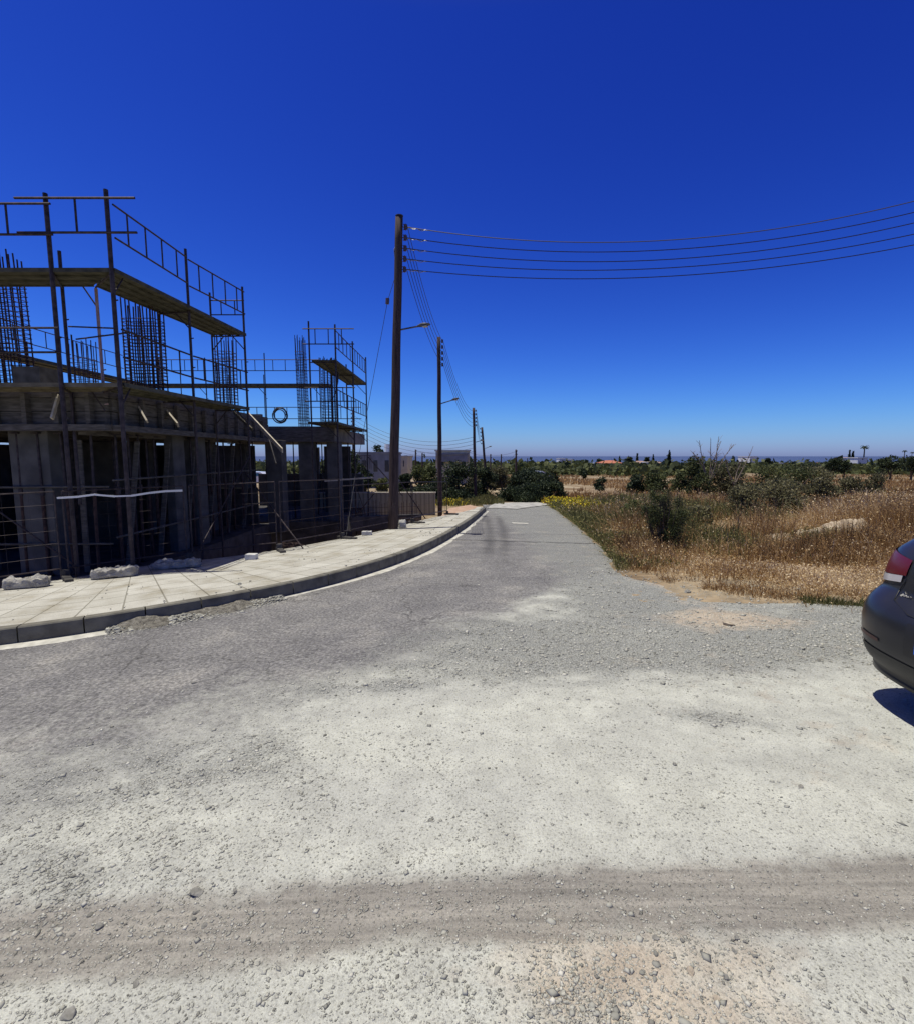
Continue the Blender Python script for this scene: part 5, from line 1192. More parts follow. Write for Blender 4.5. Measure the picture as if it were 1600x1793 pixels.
TR = [ # name, px, base, top, w, Y, label, kw
 ('dark_tree', 612, 868, 768, 62, 36, 'dark open-crowned tree behind the far right scaffold', dict(n=2600, trunk=.2)),
 ('dark_tree', 580, 868, 800, 50, 38, 'dark tree half hidden behind the right wing of the building', dict(n=1800)),
 ('round_tree', 661, 812, 771, 34, 66, 'dark tree rising above the roof of the grey house', dict(n=1500)),
 ('round_tree', 640, 868, 815, 44, 33, 'low dark tree in front of the grey house, left of the near pole', dict(n=1800)),
 ('round_tree', 668, 862, 828, 36, 30, 'small clipped round tree just left of the near pole', dict(n=1500, mat=LEAFM, tonec=.3)),
 ('round_tree', 712, 864, 812, 42, 36, 'dark tree just right of the near pole', dict(n=1900)),
 ('round_tree', 742, 862, 806, 52, 37, 'greener tree between the near pole and the second', dict(n=2200, mat=LEAFM, tonec=.3)),
 ('round_tree', 800, 878, 800, 84, 37, 'largest dark tree behind the second pole', dict(n=3600, kind='wide')),
 ('round_tree', 758, 880, 838, 60, 33, 'low dark bushy tree at the foot of the second pole', dict(n=2200, kind='wide', trunk=.1)),
 ('round_tree', 845, 876, 806, 58, 41, 'dark tree between the third pole and the second', dict(n=2400)),
 ('round_tree', 878, 852, 812, 52, 55, 'grey-green tree behind the leaning pole', dict(n=1700, mat=LEAFO, tonec=.25)),
 ('round_tree', 915, 856, 815, 60, 60, 'dark rounded tree below the lone distant pole', dict(n=1900)),
 ('round_tree', 905, 862, 828, 46, 45, 'darkest round tree right behind the road end', dict(n=1900)),
 ('round_tree', 952, 878, 812, 56, 44, 'dark tree at the right end of the central clump', dict(n=2500)),
 ('round_tree', 975, 872, 822, 34, 48, 'small dark tree beside the orange field', dict(n=1500)),
 ('hedge_bush', 890, 884, 850, 62, 35, 'left part of the dark hedge closing the road', dict(n=2200, kind='wide', trunk=.03, cat='bush')),
 ('hedge_bush', 925, 886, 842, 70, 34, 'middle part of the dark hedge closing the road', dict(n=2600, kind='wide', trunk=.03, cat='bush')),
 ('hedge_bush', 962, 884, 836, 60, 35, 'right part of the dark hedge closing the road', dict(n=2600, kind='wide', trunk=.03, cat='bush')),
 ('low_bush', 1112, 866, 826, 52, 38, 'left one of the dark low bushes in the field', dict(n=2200, kind='wide', trunk=.03, cat='bush', mat=LEAFD)),
 ('low_bush', 1150, 872, 818, 70, 37, 'biggest dark low bush in the middle of the field', dict(n=3200, kind='wide', trunk=.03, cat='bush', mat=LEAFM, tonec=.2)),
 ('low_bush', 1190, 866, 820, 50, 39, 'right one of the dark low bushes, beside the bare-topped shrub', dict(n=2200, kind='wide', trunk=.03, cat='bush', mat=LEAFM, tonec=.3)),
 ('low_bush', 1050, 858, 832, 34, 46, 'small dark bush alone in the orange field', dict(n=1000, kind='bush', trunk=.03, cat='bush')),
 ('low_bush', 1020, 838, 818, 22, 80, 'small round bush at the far edge of the orange field', dict(n=700, kind='bush', trunk=.1, cat='bush')),
 ('hedge_bush', 730, 884, 846, 60, 30, 'low dark bush just beyond the cream wall, right of the near pole', dict(n=2200, kind='wide', trunk=.03, cat='bush')),
 ('hedge_bush', 800, 882, 852, 66, 34, 'low dark bush under the largest dark tree', dict(n=2200, kind='wide', trunk=.03, cat='bush')),
 ('hedge_bush', 930, 862, 822, 90, 52, 'dark scrub filling the gap behind the hedge', dict(n=2600, kind='wide', trunk=.03, cat='bush')),
 ('hedge_bush', 850, 850, 818, 90, 60, 'grey-green scrub behind the third pole', dict(n=2400, kind='wide', trunk=.03, cat='bush', mat=LEAFO, tonec=.2)),
 ('green_shrub', 1300, 905, 842, 90, 17, 'green weedy shrub in front of the twiggy one', dict(n=4200, kind='wide', trunk=.03, cat='shrub', mat=LEAFO, tonec=.45)),
 ('green_shrub', 1365, 892, 832, 120, 19, 'broad olive green shrub in front of the green row', dict(n=5200, kind='wide', trunk=.03, cat='shrub', mat=LEAFO, tonec=.45)),
 ('green_shrub', 1430, 880, 828, 80, 23, 'olive shrub behind the dry weed stalks', dict(n=3200, kind='wide', trunk=.03, cat='shrub', mat=LEAFO, tonec=.38)),
 ('green_shrub', 1220, 930, 872, 70, 14, 'yellowish green shrub right of the dark broom-like shrub', dict(n=3600, kind='wide', trunk=.03, cat='shrub', mat=LEAFO, tonec=.55)),
 ('green_shrub', 1110, 920, 868, 60, 15, 'fuzzy green weed clump left of the dark broom-like shrub', dict(n=3600, kind='wide', trunk=.03, cat='shrub', mat=LEAFM, tonec=.45)),
 ('big_shrub', 1222, 876, 784, 66, 27, 'big dark shrub with leafy top, left half of the bare-topped clump', dict(n=3600, kind='round', trunk=.05, cat='shrub', mat=LEAFM, tonec=.22)),
 ('big_shrub', 1275, 876, 800, 84, 27, 'grey twiggy shrub, right half of the bare-topped clump', dict(n=3600, kind='wide', trunk=.05, cat='shrub', mat=LEAFO, tonec=.2)),
 ('green_shrub', 1340, 880, 802, 90, 30, 'green shrub right of the bare-topped clump', dict(n=3200, kind='wide', trunk=.04, cat='shrub', mat=LEAFM)),
 ('green_shrub', 1385, 876, 804, 96, 32, 'wide green shrub in the middle of the right field', dict(n=3200, kind='wide', trunk=.04, cat='shrub', mat=LEAFM, tonec=.36)),
 ('green_shrub', 1432, 874, 806, 84, 33, 'dull green shrub at the right end of the green row', dict(n=2800, kind='wide', trunk=.04, cat='shrub', mat=LEAFO)),
 ('brown_shrub', 1480, 874, 826, 60, 31, 'brownish shrub beyond the pale mound', dict(n=2000, kind='wide', trunk=.04, cat='shrub', mat=LEAFO, tonec=.2)),
 ('brown_shrub', 1530, 868, 824, 64, 34, 'brownish low shrub near the right edge', dict(n=1800, kind='wide', trunk=.04, cat='shrub', mat=LEAFO, tonec=.25)),
 ('dark_tree', 1458, 822, 797, 32, 90, 'rounded tree at the left end of the far right treeline', dict(n=1200)),
 ('dark_tree', 1478, 824, 803, 36, 95, 'low tree beneath the pair of cypresses', dict(n=1100)),
 ('dark_tree', 1560, 816, 794, 44, 85, 'wide dark tree left of the last one on the right skyline', dict(n=1500)),
 ('dark_tree', 1596, 820, 796, 46, 80, 'dark tree cut by the right edge on the skyline', dict(n=1500)),
 ('dark_tree', 1100, 818, 795, 22, 170, 'round dark tree between the two nearest red roofs', dict(n=900)),
 ('dark_tree', 1048, 816, 803, 18, 190, 'dark tree left of the reddest roof', dict(n=600)),
 ('dark_tree', 1132, 814, 797, 14, 200, 'small pointed tree behind the brown roofs', dict(n=500)),
 ('cypress', 1084, 814, 799, 5.5, 180, 'short cypress right behind the reddest roof', dict(kind='cypress', n=350)),
 ('cypress', 1114.5, 814, 794, 4.5, 180, 'slim cypress left of the first brown roof', dict(kind='cypress', n=400)),
 ('cypress', 1142.5, 813, 796, 4.5, 185, 'slim cypress between the two brown roofs', dict(kind='cypress', n=400)),
 ('cypress', 1170, 818, 790, 9, 150, 'broad cypress right of the brown roofs', dict(kind='cypress', n=700)),
 ('cypress', 1486.5, 802, 789, 5, 200, 'left one of the pair of cypresses beside the palm', dict(kind='cypress', n=350)),
 ('cypress', 1492.5, 802, 790, 5, 200, 'right one of the pair of cypresses beside the palm', dict(kind='cypress', n=350)),
 ('cypress', 1283, 808, 797, 9, 210, 'little pointed tree left of the white cube house', dict(kind='cypress', n=300)),
 ('round_tree', 1345, 806, 798, 14, 230, 'small dark tree right of the white cube house', dict(n=400)),
]
for i, (nm, px, by, ty, wp, Y, lab, kw) in enumerate(TR):
    kw = dict(kw)
    if px < 1000 and Y < 70 and by > 840: kw['trunk'] = .03; kw['n'] = int(kw['n']*1.8); wp *= 1.12; by += 4; kw['kind'] = 'wide'
    make_tree(nm, int(round(px)) if False else px, by, ty, wp, Y, lab, seed=int(i*3+1), **{**dict(group=None), **kw})
# palms
def palm(px, by, ty, wp, Y, lab, n=16):
    b_, t_ = at(px, by, Y), at(px, ty, Y); W = wp/FPX*Y; th = thing('palm_tree', b_, lab, 'palm'); top = Vector((b_.x, Y, t_.z-W*.28))
    MB().tube([b_-Vector((0, 0, .5)), top], W*.09, 7, W*.06).build('trunk', BARK, th)
    rr = random.Random(int(px)); mb = MB()
    for k in range(n):
        a_ = 6.283*k/n+rr.uniform(-.2, .2); up = rr.uniform(-.35, .9); pts = []
        for i in range(6):
            u = i/5; pts.append(top+Vector((math.cos(a_)*W*.5*u, math.sin(a_)*W*.5*u, W*(.38*up*math.sin(u*2.2)-.22*u*u))))
        for i in range(5):
            d = (pts[i+1]-pts[i]); s_ = d.cross(Vector((0, 0, 1))).normalized()*W*.09*(1.25-i*.15)
            mb.add([pts[i]-s_, pts[i]+s_, pts[i+1]+s_*.8, pts[i+1]-s_*.8], [(0, 1, 2, 3)])
    o = mb.build('fronds', LEAFD, th); a_ = o.data.attributes.new('tone', 'FLOAT', 'FACE'); a_.data.foreach_set('value', [rr.uniform(.2, .7) for _ in o.data.polygons])
    md = o.modifiers.new('solid', 'SOLIDIFY'); md.thickness = W*.02
palm(1512, 803, 779, 13, 160, 'fan palm standing tall on the right skyline')
palm(1583, 800, 788, 8, 210, 'small palm near the right edge of the skyline'); palm(1596, 800, 791, 6, 230, 'smallest palm, at the very right edge')
# bare branches above the big shrub
def branchy(base, tips, r, name, lab, cat, seed, mat=DEADW):
    rr = random.Random(seed); th = thing(name, base, lab, cat); mb = MB()
    for tip in tips:
        mid = base.lerp(tip, .5)+Vector((rr.uniform(-.12, .12), rr.uniform(-.1, .1), rr.uniform(-.1, .1))); pts = [base, base.lerp(mid, .5), mid, mid.lerp(tip, .5)+Vector((rr.uniform(-.05, .05), 0, .03)), tip]
        mb.tube(pts, r, 6, r*.3); L = (tip-base).length
        for k in range(7):
            f = rr.uniform(.45, .95); q = base.lerp(mid, f*2) if f < .5 else mid.lerp(tip, (f-.5)*2); e = q+Vector((rr.uniform(-.2, .2), rr.uniform(-.15, .15), rr.uniform(.08, .25)))*L*.55
            mb.tube([q, q.lerp(e, .5)+Vector((0, 0, .03)), e], r*.35, 4, r*.14)
    mb.build('branches', mat, th); return th
branchy(at(1240, 850, 26.5), [at(1224, 771, 26.5), at(1244, 768, 26.5), at(1258, 764, 26.3), at(1262, 772, 26.6), at(1284, 778, 26.4), at(1210, 790, 26.6)], .035, 'bare_branches', 'bare dead branches standing above the dark shrub', 'branches', 4)
branchy(at(1285, 850, 26), [at(1318, 781, 26), at(1300, 800, 26.2), at(1270, 800, 26)], .03, 'bare_branches', 'bare dead branch slanting right above the twiggy shrub', 'branches', 9)
b_ = G(1158, 966); b_.z = tz(b_.x, b_.y)
th = thing('dark_shrub', b_, 'dark green broom-like shrub at the edge of the road verge', 'shrub')
rs3 = np.random.RandomState(3); mb = MB()
for k in range(60):
    a_ = rs3.uniform(0, 6.28); q = rs3.uniform(.05, .5); hgt = rs3.uniform(.7, 1.25)
    mb.tube([b_+Vector((math.cos(a_)*q*.25, math.sin(a_)*q*.25, 0)), b_+Vector((math.cos(a_)*q*.7, math.sin(a_)*q*.7, hgt*.55)), b_+Vector((math.cos(a_)*q, math.sin(a_)*q, hgt))], .006, 4, .003)
mb.build('stems', BARK, th)
lob = [((b_.x+rs3.uniform(-.32, .30), b_.y+rs3.uniform(-.25, .25), b_.z+rs3.uniform(.12, 1.12)), (rs3.uniform(.09, .19),)*2+(rs3.uniform(.1, .24),), .18+rs3.uniform(-.18, .22)) for _ in range(26)]
crown('foliage', lob, 12000, .045, LEAFM, th, 8, .95, asp=.3)

# grass -----------------------------------------------------------
def blades(name, X, Y, h, wd, mat, tone, label, cat, lean=.5, seed=1, zfun=None, seeds=0.0):
    rs_ = np.random.RandomState(seed); n = len(X); Z = (zfun or terr)(X, Y); a_ = rs_.uniform(0, 6.283, n); ln = np.abs(rs_.normal(size=n))*lean*h
    tip = np.stack([X+np.cos(a_)*ln, Y+np.sin(a_)*ln, Z+h*np.sqrt(np.clip(1-(ln/h)**2*.5, .2, 1))], -1); base = np.stack([X, Y, Z-.02], -1)
    b2 = rs_.uniform(0, 3.1416, n); s_ = np.stack([np.cos(b2), np.sin(b2)*.5, 0*b2], -1)*wd[:, None]/2
    mid = base*.45+tip*.55; mid[:, 2] += h*.12
    V_ = np.stack([base-s_, base+s_, mid+s_*.8, mid-s_*.8, tip+s_*.25, tip-s_*.25], 1).reshape(-1, 3); i6 = np.arange(n)[:, None]*6
    F_ = np.concatenate([i6+np.array([[0, 1, 2, 3]]), i6+np.array([[3, 2, 4, 5]])]); tn = np.r_[tone, tone]
    if seeds:
        k = rs_.uniform(0, 1, n) < seeds; P = tip[k]+rs_.normal(size=(k.sum(), 3))*.015; v2, f2 = leaf_quads(P, wd[k]*2.6, rs_, .7); F_ = np.concatenate([F_, f2+len(V_)]); V_ = np.concatenate([V_, v2]); tn = np.r_[tn, np.clip(tone[k]+.28, 0, 1)]
    o = fast(name, V_, F_, mat, tone=tn); return tag(o, label, cat, kind='stuff')
def edge_x(Y): return np.where(Y < 7.8, np.interp(Y, [5.25, 5.6, 6.0, 6.6, 7.2, 7.8], [7.2, 4.6, 3.9, 3.3, 3.0, 2.85]), np.interp(Y, RE[:, 1], RE[:, 0]))
rs = np.random.RandomState(21)
def field_pts(n, y0, y1, pw, xmax):
    u = rs.uniform(0, 1, n); Y = (y0**(1-pw)+u*(y1**(1-pw)-y0**(1-pw)))**(1/(1-pw)); ex = edge_x(Y); X = ex+rs.uniform(0, 1, n)*(np.minimum(Y*1.05+2, xmax)-ex); return X, Y
NT = 19000
X, Y = field_pts(NT, 5.35, 32, 1.35, 34)
cl = fbm(X*.7, Y*.7, 4, 101); bare = fbm(X*.5+40, Y*.9, 4, 111); ed = X-edge_x(Y)
soilpatch = np.exp(-(((X-3.2)/.9)**2+((Y-7.0)/1.1)**2))
keep = (bare > .47-.10*sstep((Y-7)/4))*(rs.uniform(0, 1, NT) < .5+.5*sstep(ed/.6))*(rs.uniform(0, 1, NT) > soilpatch*1.05)*(rs.uniform(0, 1, NT) < .75+.25*sstep((Y-6.0)/1.2)); 
gm = 0*X
for q in ((1120, 900, .9, 2.2), (1235, 912, 1.2, 1.5), (1300, 880, 2.0, 2.6), (1380, 862, 3, 3), (1060, 915, .7, 2.6), (1150, 935, .6, .9)): gm = np.maximum(gm, blob(X, Y, *q))
keep = keep*(rs.uniform(0, 1, NT) > .8*gm)*(rs.uniform(0, 1, NT) > 1.3*np.maximum(blob(X, Y, 1455, 958, .9, .7), blob(X, Y, 1370, 955, .6, .5)))
X, Y, cl, ed = X[keep], Y[keep], cl[keep], ed[keep]
KB_ = 15; n = len(X)*KB_
hT = (.08+.30*sstep((Y-6.3)/4))*(.15+1.6*sstep((cl-.38)/.30))*(.5+.5*sstep(ed/1.2)); sprd = .10+.012*Y
X2 = np.repeat(X, KB_)+rs.normal(size=n)*np.repeat(sprd, KB_); Y2_ = np.repeat(Y, KB_)+rs.normal(size=n)*np.repeat(sprd, KB_)
tn = np.clip(np.repeat(.40+1.6*(fbm(X*.8, Y*.8, 4, 121)-.5)+rs.normal(size=len(X))*.16, KB_)+rs.normal(size=n)*.13, 0, 1)
hh = np.repeat(hT, KB_)*rs.uniform(.5, 1.4, n); wdt = .0035+.00085*Y2_
ok = (X2 > edge_x(Y2_)+.05)*(Y2_ > 5.3)
blades('dry_grass', X2[ok], Y2_[ok], hh[ok], wdt[ok], GRASSD, tn[ok], 'golden brown dry grass covering the field on the right', 'grass', .95, 2, seeds=.45)
# ragged fringe where the gravel lot meets the field
n = 11000; X = 3.0+6.5*rs.uniform(0, 1, n); cl = fbm(X*1.3, X*0+5, 4, 161); Yb_ = np.interp(X, [2.9, 3.3, 4.2, 6, 10], [7.2, 6.6, 6.0, 5.6, 5.25]); Y = Yb_+.12+.35*(cl-.5)+rs.normal(size=n)*.17
ok = fbm(X*2.2, Y*2.2, 4, 171) > .44; X, Y = X[ok], Y[ok]
blades('dry_grass', X, Y, .03+.06*rs.uniform(0, 1, len(X)), np.full(len(X), .008), GRASSD, np.clip(.35+rs.normal(size=len(X))*.2, 0, 1), 'short trampled dry grass fringing the gravel lot', 'grass', 1.1, 33, zfun=lambda x, y: np.maximum(terr(x, y), zg(x, y)-.01), seeds=.2)
n = 5000; X = 4.2+4.5*rs.uniform(0, 1, n); Y = np.interp(X, [2.9, 3.3, 4.2, 6, 10], [7.2, 6.6, 6.0, 5.6, 5.25])-.03+.07*rs.normal(size=n)
ok = fbm(X*1.6, Y*0+2, 4, 181) > .45; X, Y = X[ok], Y[ok]
blades('green_weeds', X, Y, .03+.06*rs.uniform(0, 1, len(X)), np.full(len(X), .009), GRASSG, np.clip(.4+rs.normal(size=len(X))*.2, 0, 1), 'low dark green weeds at the edge of the gravel lot', 'weeds', 1.0, 34, zfun=lambda x, y: np.maximum(terr(x, y), zg(x, y)-.01))
# far field grass, coarser
X, Y = field_pts(30000, 30, 110, 1.5, 130); cl = fbm(X*.15, Y*.15, 4, 131); keep = cl > .42; X, Y, cl = X[keep], Y[keep], cl[keep]
blades('dry_grass', X, Y, .25+.3*rs.uniform(0, 1, len(X)), .02+.0018*Y, GRASSD, np.clip(.1+.6*fbm(X*.1, Y*.1, 3, 141)+rs.normal(size=len(X))*.1, 0, 1), 'thin dry stubble of the farther orange field', 'grass', .6, 3)
# green-grey weeds along the road edge and in patches
def patch_pts(n, px, py, rx_, ry_, rot=0):
    c_ = G(px, py); a_ = rs.normal(size=n)*rx_; b2 = rs.normal(size=n)*ry_; return c_.x+a_*math.cos(rot)-b2*math.sin(rot), c_.y+a_*math.sin(rot)+b2*math.cos(rot)
def weeds(spec, name, mat, lab, cat, seed, hmul=1, wmul=1, tb=.45, lean=.6, sd=.0):
    XS, YS, HS = [], [], []
    for px, py, rx_, ry_, n, h in spec:
        x, y = patch_pts(n, px, py, rx_, ry_); XS.append(x); YS.append(y); HS.append(h*rs.uniform(.4, 1.3, n)*(.5+fbm(x*1.5, y*1.5, 3, 7)))
    X, Y, H_ = np.concatenate(XS), np.concatenate(YS), np.concatenate(HS); ok = (X > np.interp(Y, RE[:, 1], RE[:, 0])+.02)*(Y > 6.2); X, Y, H_ = X[ok], Y[ok], H_[ok]
    tn = np.clip(tb+.5*(fbm(X*1.2, Y*1.2, 3, 9)-.5)+rs.normal(size=len(X))*.15, 0, 1)
    blades(name, X, Y, H_, (.004+.0009*Y)*wmul, mat, tn, lab, cat, lean, seed, seeds=sd)
weeds([(1045, 925, .5, 1.8, 5000, .28), (1075, 905, .8, 2.2, 6000, .42), (1120, 900, .9, 2.2, 8000, .55), (1140, 930, .45, .8, 4000, .5), (1020, 908, .35, 1.5, 2500, .22), (1235, 910, 1.0, 1.6, 5500, .45), (1300, 880, 2.2, 2.8, 8000, .5), (1380, 862, 3, 3, 7000, .5),
       (1100, 955, .4, .7, 1800, .2), (1240, 960, .5, .8, 1800, .3), (1435, 955, .5, .5, 1600, .22)], 'green_weeds', GRASSG, 'dull green weeds along the road verge and among the dry grass', 'weeds', 5, tb=.58, sd=.3)
n = 9000; Y = 8+20*rs.uniform(0, 1, n)**1.2; X = np.interp(Y, RE[:, 1], RE[:, 0])-.12+np.abs(rs.normal(size=n))*.5
blades('green_weeds', X, Y, (.05+.012*Y)*rs.uniform(.4, 1.3, n), .006+.0011*Y, GRASSG, np.clip(.55+rs.normal(size=n)*.22, 0, 1), 'low weeds creeping over the right edge of the tarmac', 'weeds', .8, 15, zfun=lambda x, y: np.maximum(terr(x, y), zg(x, y)-.03), seeds=.2)
weeds([(980, 884, .35, 2.0, 1300, .28), (1000, 890, .45, 1.6, 2000, .36), (1020, 896, .5, 1.2, 2000, .34), (1038, 898, .4, 1.6, 1300, .3)], 'yellow_flowers', FLOWY, 'patch of yellow wild flowers at the right side of the road', 'flowers', 6, tb=.42, wmul=1.3, sd=1.0)
# left verge where the pavement ends
n = 22000; c_ = G(792, 884); X = c_.x+rs.uniform(-5.6, 3.2, n); Y = c_.y+rs.uniform(-.5, 26, n); kx_ = np.interp(Y, ky, kx)
ok = (X < np.where(Y < ENDY, kx_-.25, 5))*((X > -2.6) | (Y > 24)); X, Y = X[ok], Y[ok]
blades('green_weeds', X, Y, .12+.3*rs.uniform(0, 1, len(X)), np.full(len(X), .045), GRASSG, np.clip(.55+rs.normal(size=len(X))*.2, 0, 1), 'green and yellowish weeds on the verge beyond the pavement end', 'weeds', .6, 8, zfun=lambda x, y: np.maximum(terr(x, y), zg(x, y)-.02))
n = 500; X = c_.x+rs.normal(size=n)*.6-.3; Y = c_.y+1+rs.normal(size=n)*1.0; ok = X < np.interp(Y, ky, kx)-.25; X, Y = X[ok], Y[ok]
blades('yellow_flowers', X, Y, .15+.2*rs.uniform(0, 1, len(X)), np.full(len(X), .03), FLOWY, np.clip(.4+rs.normal(size=len(X))*.25, 0, 1), 'few yellow flowers on the left verge at the pavement end', 'flowers', .6, 9, zfun=zg, seeds=.8)
# tall dry stalks
for k, (px, by, ty, lab) in enumerate([(1410, 925, 868, 'tall dry weed stalk left of the pale mound'), (1440, 922, 880, 'dry weed stalk just behind the pale mound'), (1500, 912, 858, 'tallest dry weed stalk right of the pale mound'), (1330, 940, 885, 'dark dry weed stalk in the middle of the field'), (1290, 955, 900, 'dry weed stalk near the dark broom-like shrub'), (1360, 925, 880, 'thin dry stalk between the field shrubs')]):
    b_ = G(px, by); b_.z = tz(b_.x, b_.y); rr = random.Random(k); Hh = (by-ty)/FPX*b_.y*1.05
    branchy(b_, [b_+Vector((rr.uniform(-.25, .25)*Hh, rr.uniform(-.2, .2), Hh*rr.uniform(.75, 1))) for _ in range(4)], .008, 'dry_stalk', lab, 'dry weed', 20+k, BARK)
# pale mound, stones and the fallen branch in the field
def mound(px, py, L, D, H, lab, seed, mat=ROCKL, name='pale_mound', cat='mound', grp=None):
    c_ = G(px, py); z0 = tz(c_.x, c_.y); n_, k_ = 26, 14; vs = []
    for i in range(n_+1):
        for j in range(k_+1):
            u, v = i/n_*2-1, j/k_*2-1; e = max(0, 1-abs(u)**2.4-abs(v)**2.4)**.5; x = c_.x+u*L/2; y = c_.y+v*D/2
            f = float(fbm(np.array([x*4.]), np.array([y*4.]), 4, seed)[0]); vs.append((x+.05*f, y, z0-.08+e*H*(.55+.9*f)))
    fs = [(i*(k_+1)+j, (i+1)*(k_+1)+j, (i+1)*(k_+1)+j+1, i*(k_+1)+j+1) for i in range(n_) for j in range(k_)]
    # close it underneath
    b0 = len(vs); vs += [(x, y, z0-.3) for x, y in ((c_.x-L/2, c_.y-D/2), (c_.x+L/2, c_.y-D/2), (c_.x+L/2, c_.y+D/2), (c_.x-L/2, c_.y+D/2))]; fs.append((b0, b0+3, b0+2, b0+1))
    o = MB().add(vs, fs).build(name, mat, smooth=True); return tag(o, lab, cat, grp)
mound(1478, 948, 1.3, .8, .45, 'largest pale earth mound in the dry field, left of the car', 3)
mound(1425, 952, 1.1, .6, .33, 'low pale mound at the left foot of the largest one', 5)
mound(1365, 955, .9, .5, .20, 'flat pale patch of stones left of the mounds', 7)
for i, (x, y, w_, lab) in enumerate([(1393, 930, 16, 'pale stone left of the two mounds'), (1372, 1020, 16, 'white flat stone in the short dry grass'), (1400, 1040, 10, 'small pale stone right below the white flat one'), (1345, 935, 9, 'small pale stone farthest left of the mounds')]):
    rock(x, y, w_, lab, mat=ROCKL, sd=40+i, hr=.45, grp='pale stones in the dry grass')
pts = [G(1335, 950), G(1370, 940), G(1410, 932), G(1450, 925), G(1490, 928), G(1515, 940)]
pts = [Vector((p.x, p.y, tz(p.x, p.y)+h)) for p, h in zip(pts, (.08, .16, .26, .50, .44, .15))]
tag(MB().tube(pts, .014, 6, .007).build('fallen_branch', DEADW, smooth=True), 'thin fallen branch arching over the pale mounds', 'branch')

# distant scrub ------------------------------------------------------
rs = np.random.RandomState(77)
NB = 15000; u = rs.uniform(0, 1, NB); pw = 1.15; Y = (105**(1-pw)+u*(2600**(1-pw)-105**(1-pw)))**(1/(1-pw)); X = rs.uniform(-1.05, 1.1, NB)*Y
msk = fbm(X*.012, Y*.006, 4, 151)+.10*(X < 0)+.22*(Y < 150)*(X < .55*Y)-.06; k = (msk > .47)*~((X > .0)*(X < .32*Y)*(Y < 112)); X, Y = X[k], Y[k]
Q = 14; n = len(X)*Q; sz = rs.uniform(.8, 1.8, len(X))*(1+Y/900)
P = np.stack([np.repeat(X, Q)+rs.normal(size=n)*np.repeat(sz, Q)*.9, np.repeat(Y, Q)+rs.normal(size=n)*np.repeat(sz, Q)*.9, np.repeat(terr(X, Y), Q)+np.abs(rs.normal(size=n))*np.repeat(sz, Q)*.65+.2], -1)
V_, F_ = leaf_quads(P, np.repeat(sz, Q)*.8, rs, .7); o = fast('distant_scrub', V_, F_, LEAFM, tone=np.clip(np.repeat(rs.uniform(.0, .55, len(X)), Q)+rs.normal(size=n)*.12, 0, 1)); tag(o, 'dark scrub and orchards on the far plain towards the sea', 'scrub', kind='stuff')  # lighter leaf tone stands in for distance haze

# houses --------------------------------------------------------------
def house(name, px0, px1, yt, yb, Y, lab, wall=WHITEP, roof='flat', dep=8, nwin=2, roofm=None, group=None, rail=False, tank=False):
    a_, b_ = at(px0, yt, Y), at(px1, yb, Y); x0, x1, z1, z0 = a_.x, b_.x, a_.z, b_.z-.6; H = z1-b_.z
    th = thing(name, ((x0+x1)/2, Y, z0), lab, 'house', group); rh = H*.38 if roof == 'hip' else 0; zw = z1-rh
    MB().box(x0, x1, Y, Y+dep, z0, zw).build('wall', wall, th)
    if roof == 'hip':
        e = (x1-x0)*.06; i_ = (x1-x0)*.30; MB().add([(x0-e, Y-e, zw), (x1+e, Y-e, zw), (x1+e, Y+dep+e, zw), (x0-e, Y+dep+e, zw), (x0+i_, Y+dep*.5, z1), (x1-i_, Y+dep*.5, z1)], [(0, 1, 5, 4), (1, 2, 5), (2, 3, 4, 5), (3, 0, 4), (3, 2, 1, 0)]).build('roof', roofm or ROOFT, th)
    else: MB().box(x0-.15, x1+.15, Y-.15, Y+dep, zw+.002, zw+.18).build('roof', wall, th)
    if nwin:
        for k in range(nwin):
            c_ = x0+(x1-x0)*(k+.6)/(nwin+.2); wv_ = min(1.1, (x1-x0)*.11); h_ = min(1.3, H*.3); f = MB().box(c_-wv_/2, c_+wv_/2, Y-.05, Y-.003, zw-h_*1.6, zw-h_*.6).build('window', DARKW, th)
    if rail:
        mb = MB(); zz = zw-H*.05
        for k in range(9): xx = x0+.2+k*(x1-x0)*.35/8; mb.bar((xx, Y-.5, zz-1.6), (xx, Y-.5, zz), .05, .05)
        mb.bar((x0+.2, Y-.5, zz), (x0+.2+(x1-x0)*.35, Y-.5, zz), .06, .06); mb.build('railing', STEEL, th)
    if tank: MB().tube([(x1-.6*(x1-x0)*.3, Y+2, zw+.2), (x1-.6*(x1-x0)*.3, Y+2, zw+1.1)], .55, 12).build('water_tank', WHITEP, th)
    return th
house('house', 626, 690, 794, 860, 58, 'grey flat roofed house with a railing left of the near pole', GREYR, nwin=3, rail=True, tank=True)
house('house', 700, 714, 800, 835, 70, 'narrow pale house between the near pole and the trees', CREAM, nwin=1)
house('house', 763, 822, 790, 842, 68, 'cream flat roofed house behind the second pole and trees', CREAM, nwin=3, tank=False)
house('house', 768, 818, 796, 800.5, 67, 'upper terrace of the house behind the second pole', GREYR, nwin=0, dep=1)
house('house', 979, 990, 803, 814, 260, 'white boxy house on the skyline left of the orange field', WHITEP, nwin=1); house('house', 992, 1003, 804.5, 814, 262, 'low white house beside the boxy one on the skyline', WHITEP, nwin=1)
house('house', 1057, 1088, 806, 819, 165, 'house with the reddest hipped roof beyond the field', CREAM, 'hip', nwin=2)
house('house', 1115, 1137, 807, 818, 175, 'house with a brown hipped roof behind the slim cypress', CREAM, 'hip', roofm=ROOFB, nwin=2)
house('house', 1131, 1140, 810, 818, 160, 'small bright white annex between the brown roofed houses', WHITEP, nwin=0, dep=4)
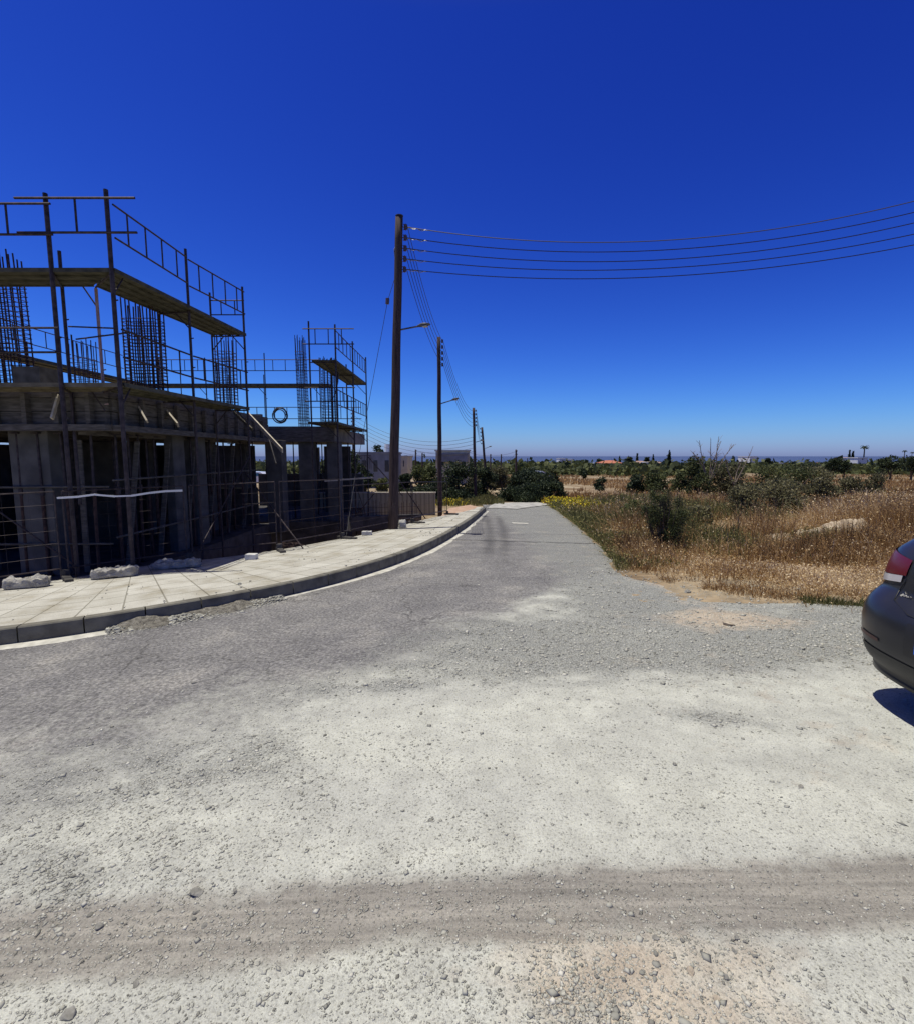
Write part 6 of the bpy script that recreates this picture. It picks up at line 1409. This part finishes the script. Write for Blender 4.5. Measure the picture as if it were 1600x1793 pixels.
house('house', 1141, 1160, 807, 817, 180, 'second brown roofed house, right of the white annex', CREAM, 'hip', roofm=ROOFB, nwin=2)
house('house', 1313, 1325, 799.5, 808, 230, 'bright white cube house on the skyline right of the bare branches', WHITEP, nwin=0, dep=10)
house('house', 1502, 1518, 802, 808, 150, 'white low house below the fan palm', WHITEP, nwin=1); house('house', 1477, 1498, 800.5, 805, 300, 'house with reddish roof between the cypresses and the palm', CREAM, 'hip', nwin=1)
rs = np.random.RandomState(6)
for k in range(34):
    px = [855, 868, 884, 912, 920, 930, 938, 1010, 1018, 1040, 1165, 1180, 1265, 1290, 1300, 1340, 1352, 1366, 1380, 1392, 1404, 1415, 1428, 1440, 1452, 1466, 1530, 1545, 1555, 1570, 1580, 1035, 1028, 735][k]+rs.uniform(-3, 3)
    Y = rs.uniform(420, 1100); wv_ = rs.uniform(3, 8); yt = 805+rs.uniform(-1, 5)
    zb = tz((px-800)/FPX*Y, Y); ybp = 798+(CAMZ-zb)/Y*FPX; yt = ybp-rs.uniform(2.2, 4.5)
    house('far_house', px, px+wv_, yt, ybp, Y, 'tiny pale house among the dark scrub on the coastal plain', [WHITEP, CREAM, WHITEP][k % 3], 'flat' if k % 2 else 'hip', dep=10, nwin=0, group='tiny far houses on the coastal plain')
# white cars glimpsed behind the building
def far_car(px, py, Y, lab, mat, s_=1.0, ang=0):
    b_ = at(px, py, Y); th = thing('parked_car', b_, lab, 'car', None); mb = MB(); pr_ = [(-2.1, .3), (-2.1, .75), (-1.9, .95), (-1.3, 1.35), (-.3, 1.45), (.6, 1.4), (1.2, 1.0), (2.0, .85), (2.15, .6), (2.1, .3)]
    vs = [(b_.x+x*s_, b_.y-.8, b_.z+z*s_) for x, z in pr_]+[(b_.x+x*s_, b_.y+.8, b_.z+z*s_) for x, z in pr_]; m2 = len(pr_)
    mb.add(vs, [(k, (k+1) % m2, m2+(k+1) % m2, m2+k) for k in range(m2)]+[tuple(range(m2))[::-1], tuple(range(m2, 2*m2))]).build('body', mat, th)
    MB().hexa([(b_.x+x*s_, b_.y-.83, b_.z+z*s_) for x, z in ((-1.2, 1.0), (.8, 1.0), (.8, 1.0), (-1.2, 1.0))]+[(b_.x+x*s_, b_.y-.81, b_.z+z*s_) for x, z in ((-1.0, 1.3), (.45, 1.3), (.45, 1.31), (-1.0, 1.31))]).build('side_window', CGLASS, th)
    for x in (-1.3, 1.35): MB().tube([(b_.x+x*s_, b_.y-.84, b_.z+.32), (b_.x+x*s_, b_.y+.84, b_.z+.32)], .32, 14).build('wheel', RUBBER, th)
WPAINT = plain('white_paint', (.75, .75, .76), .3, 0, .5, coat=.5)
far_car(452, 850, 52, 'white car parked far behind the slab, seen between the props', WPAINT)
far_car(940, 845, 62, 'white car behind the dark hedge at the road end', WPAINT)
far_car(600, 846, 56, 'white car behind the right end of the building', WPAINT)
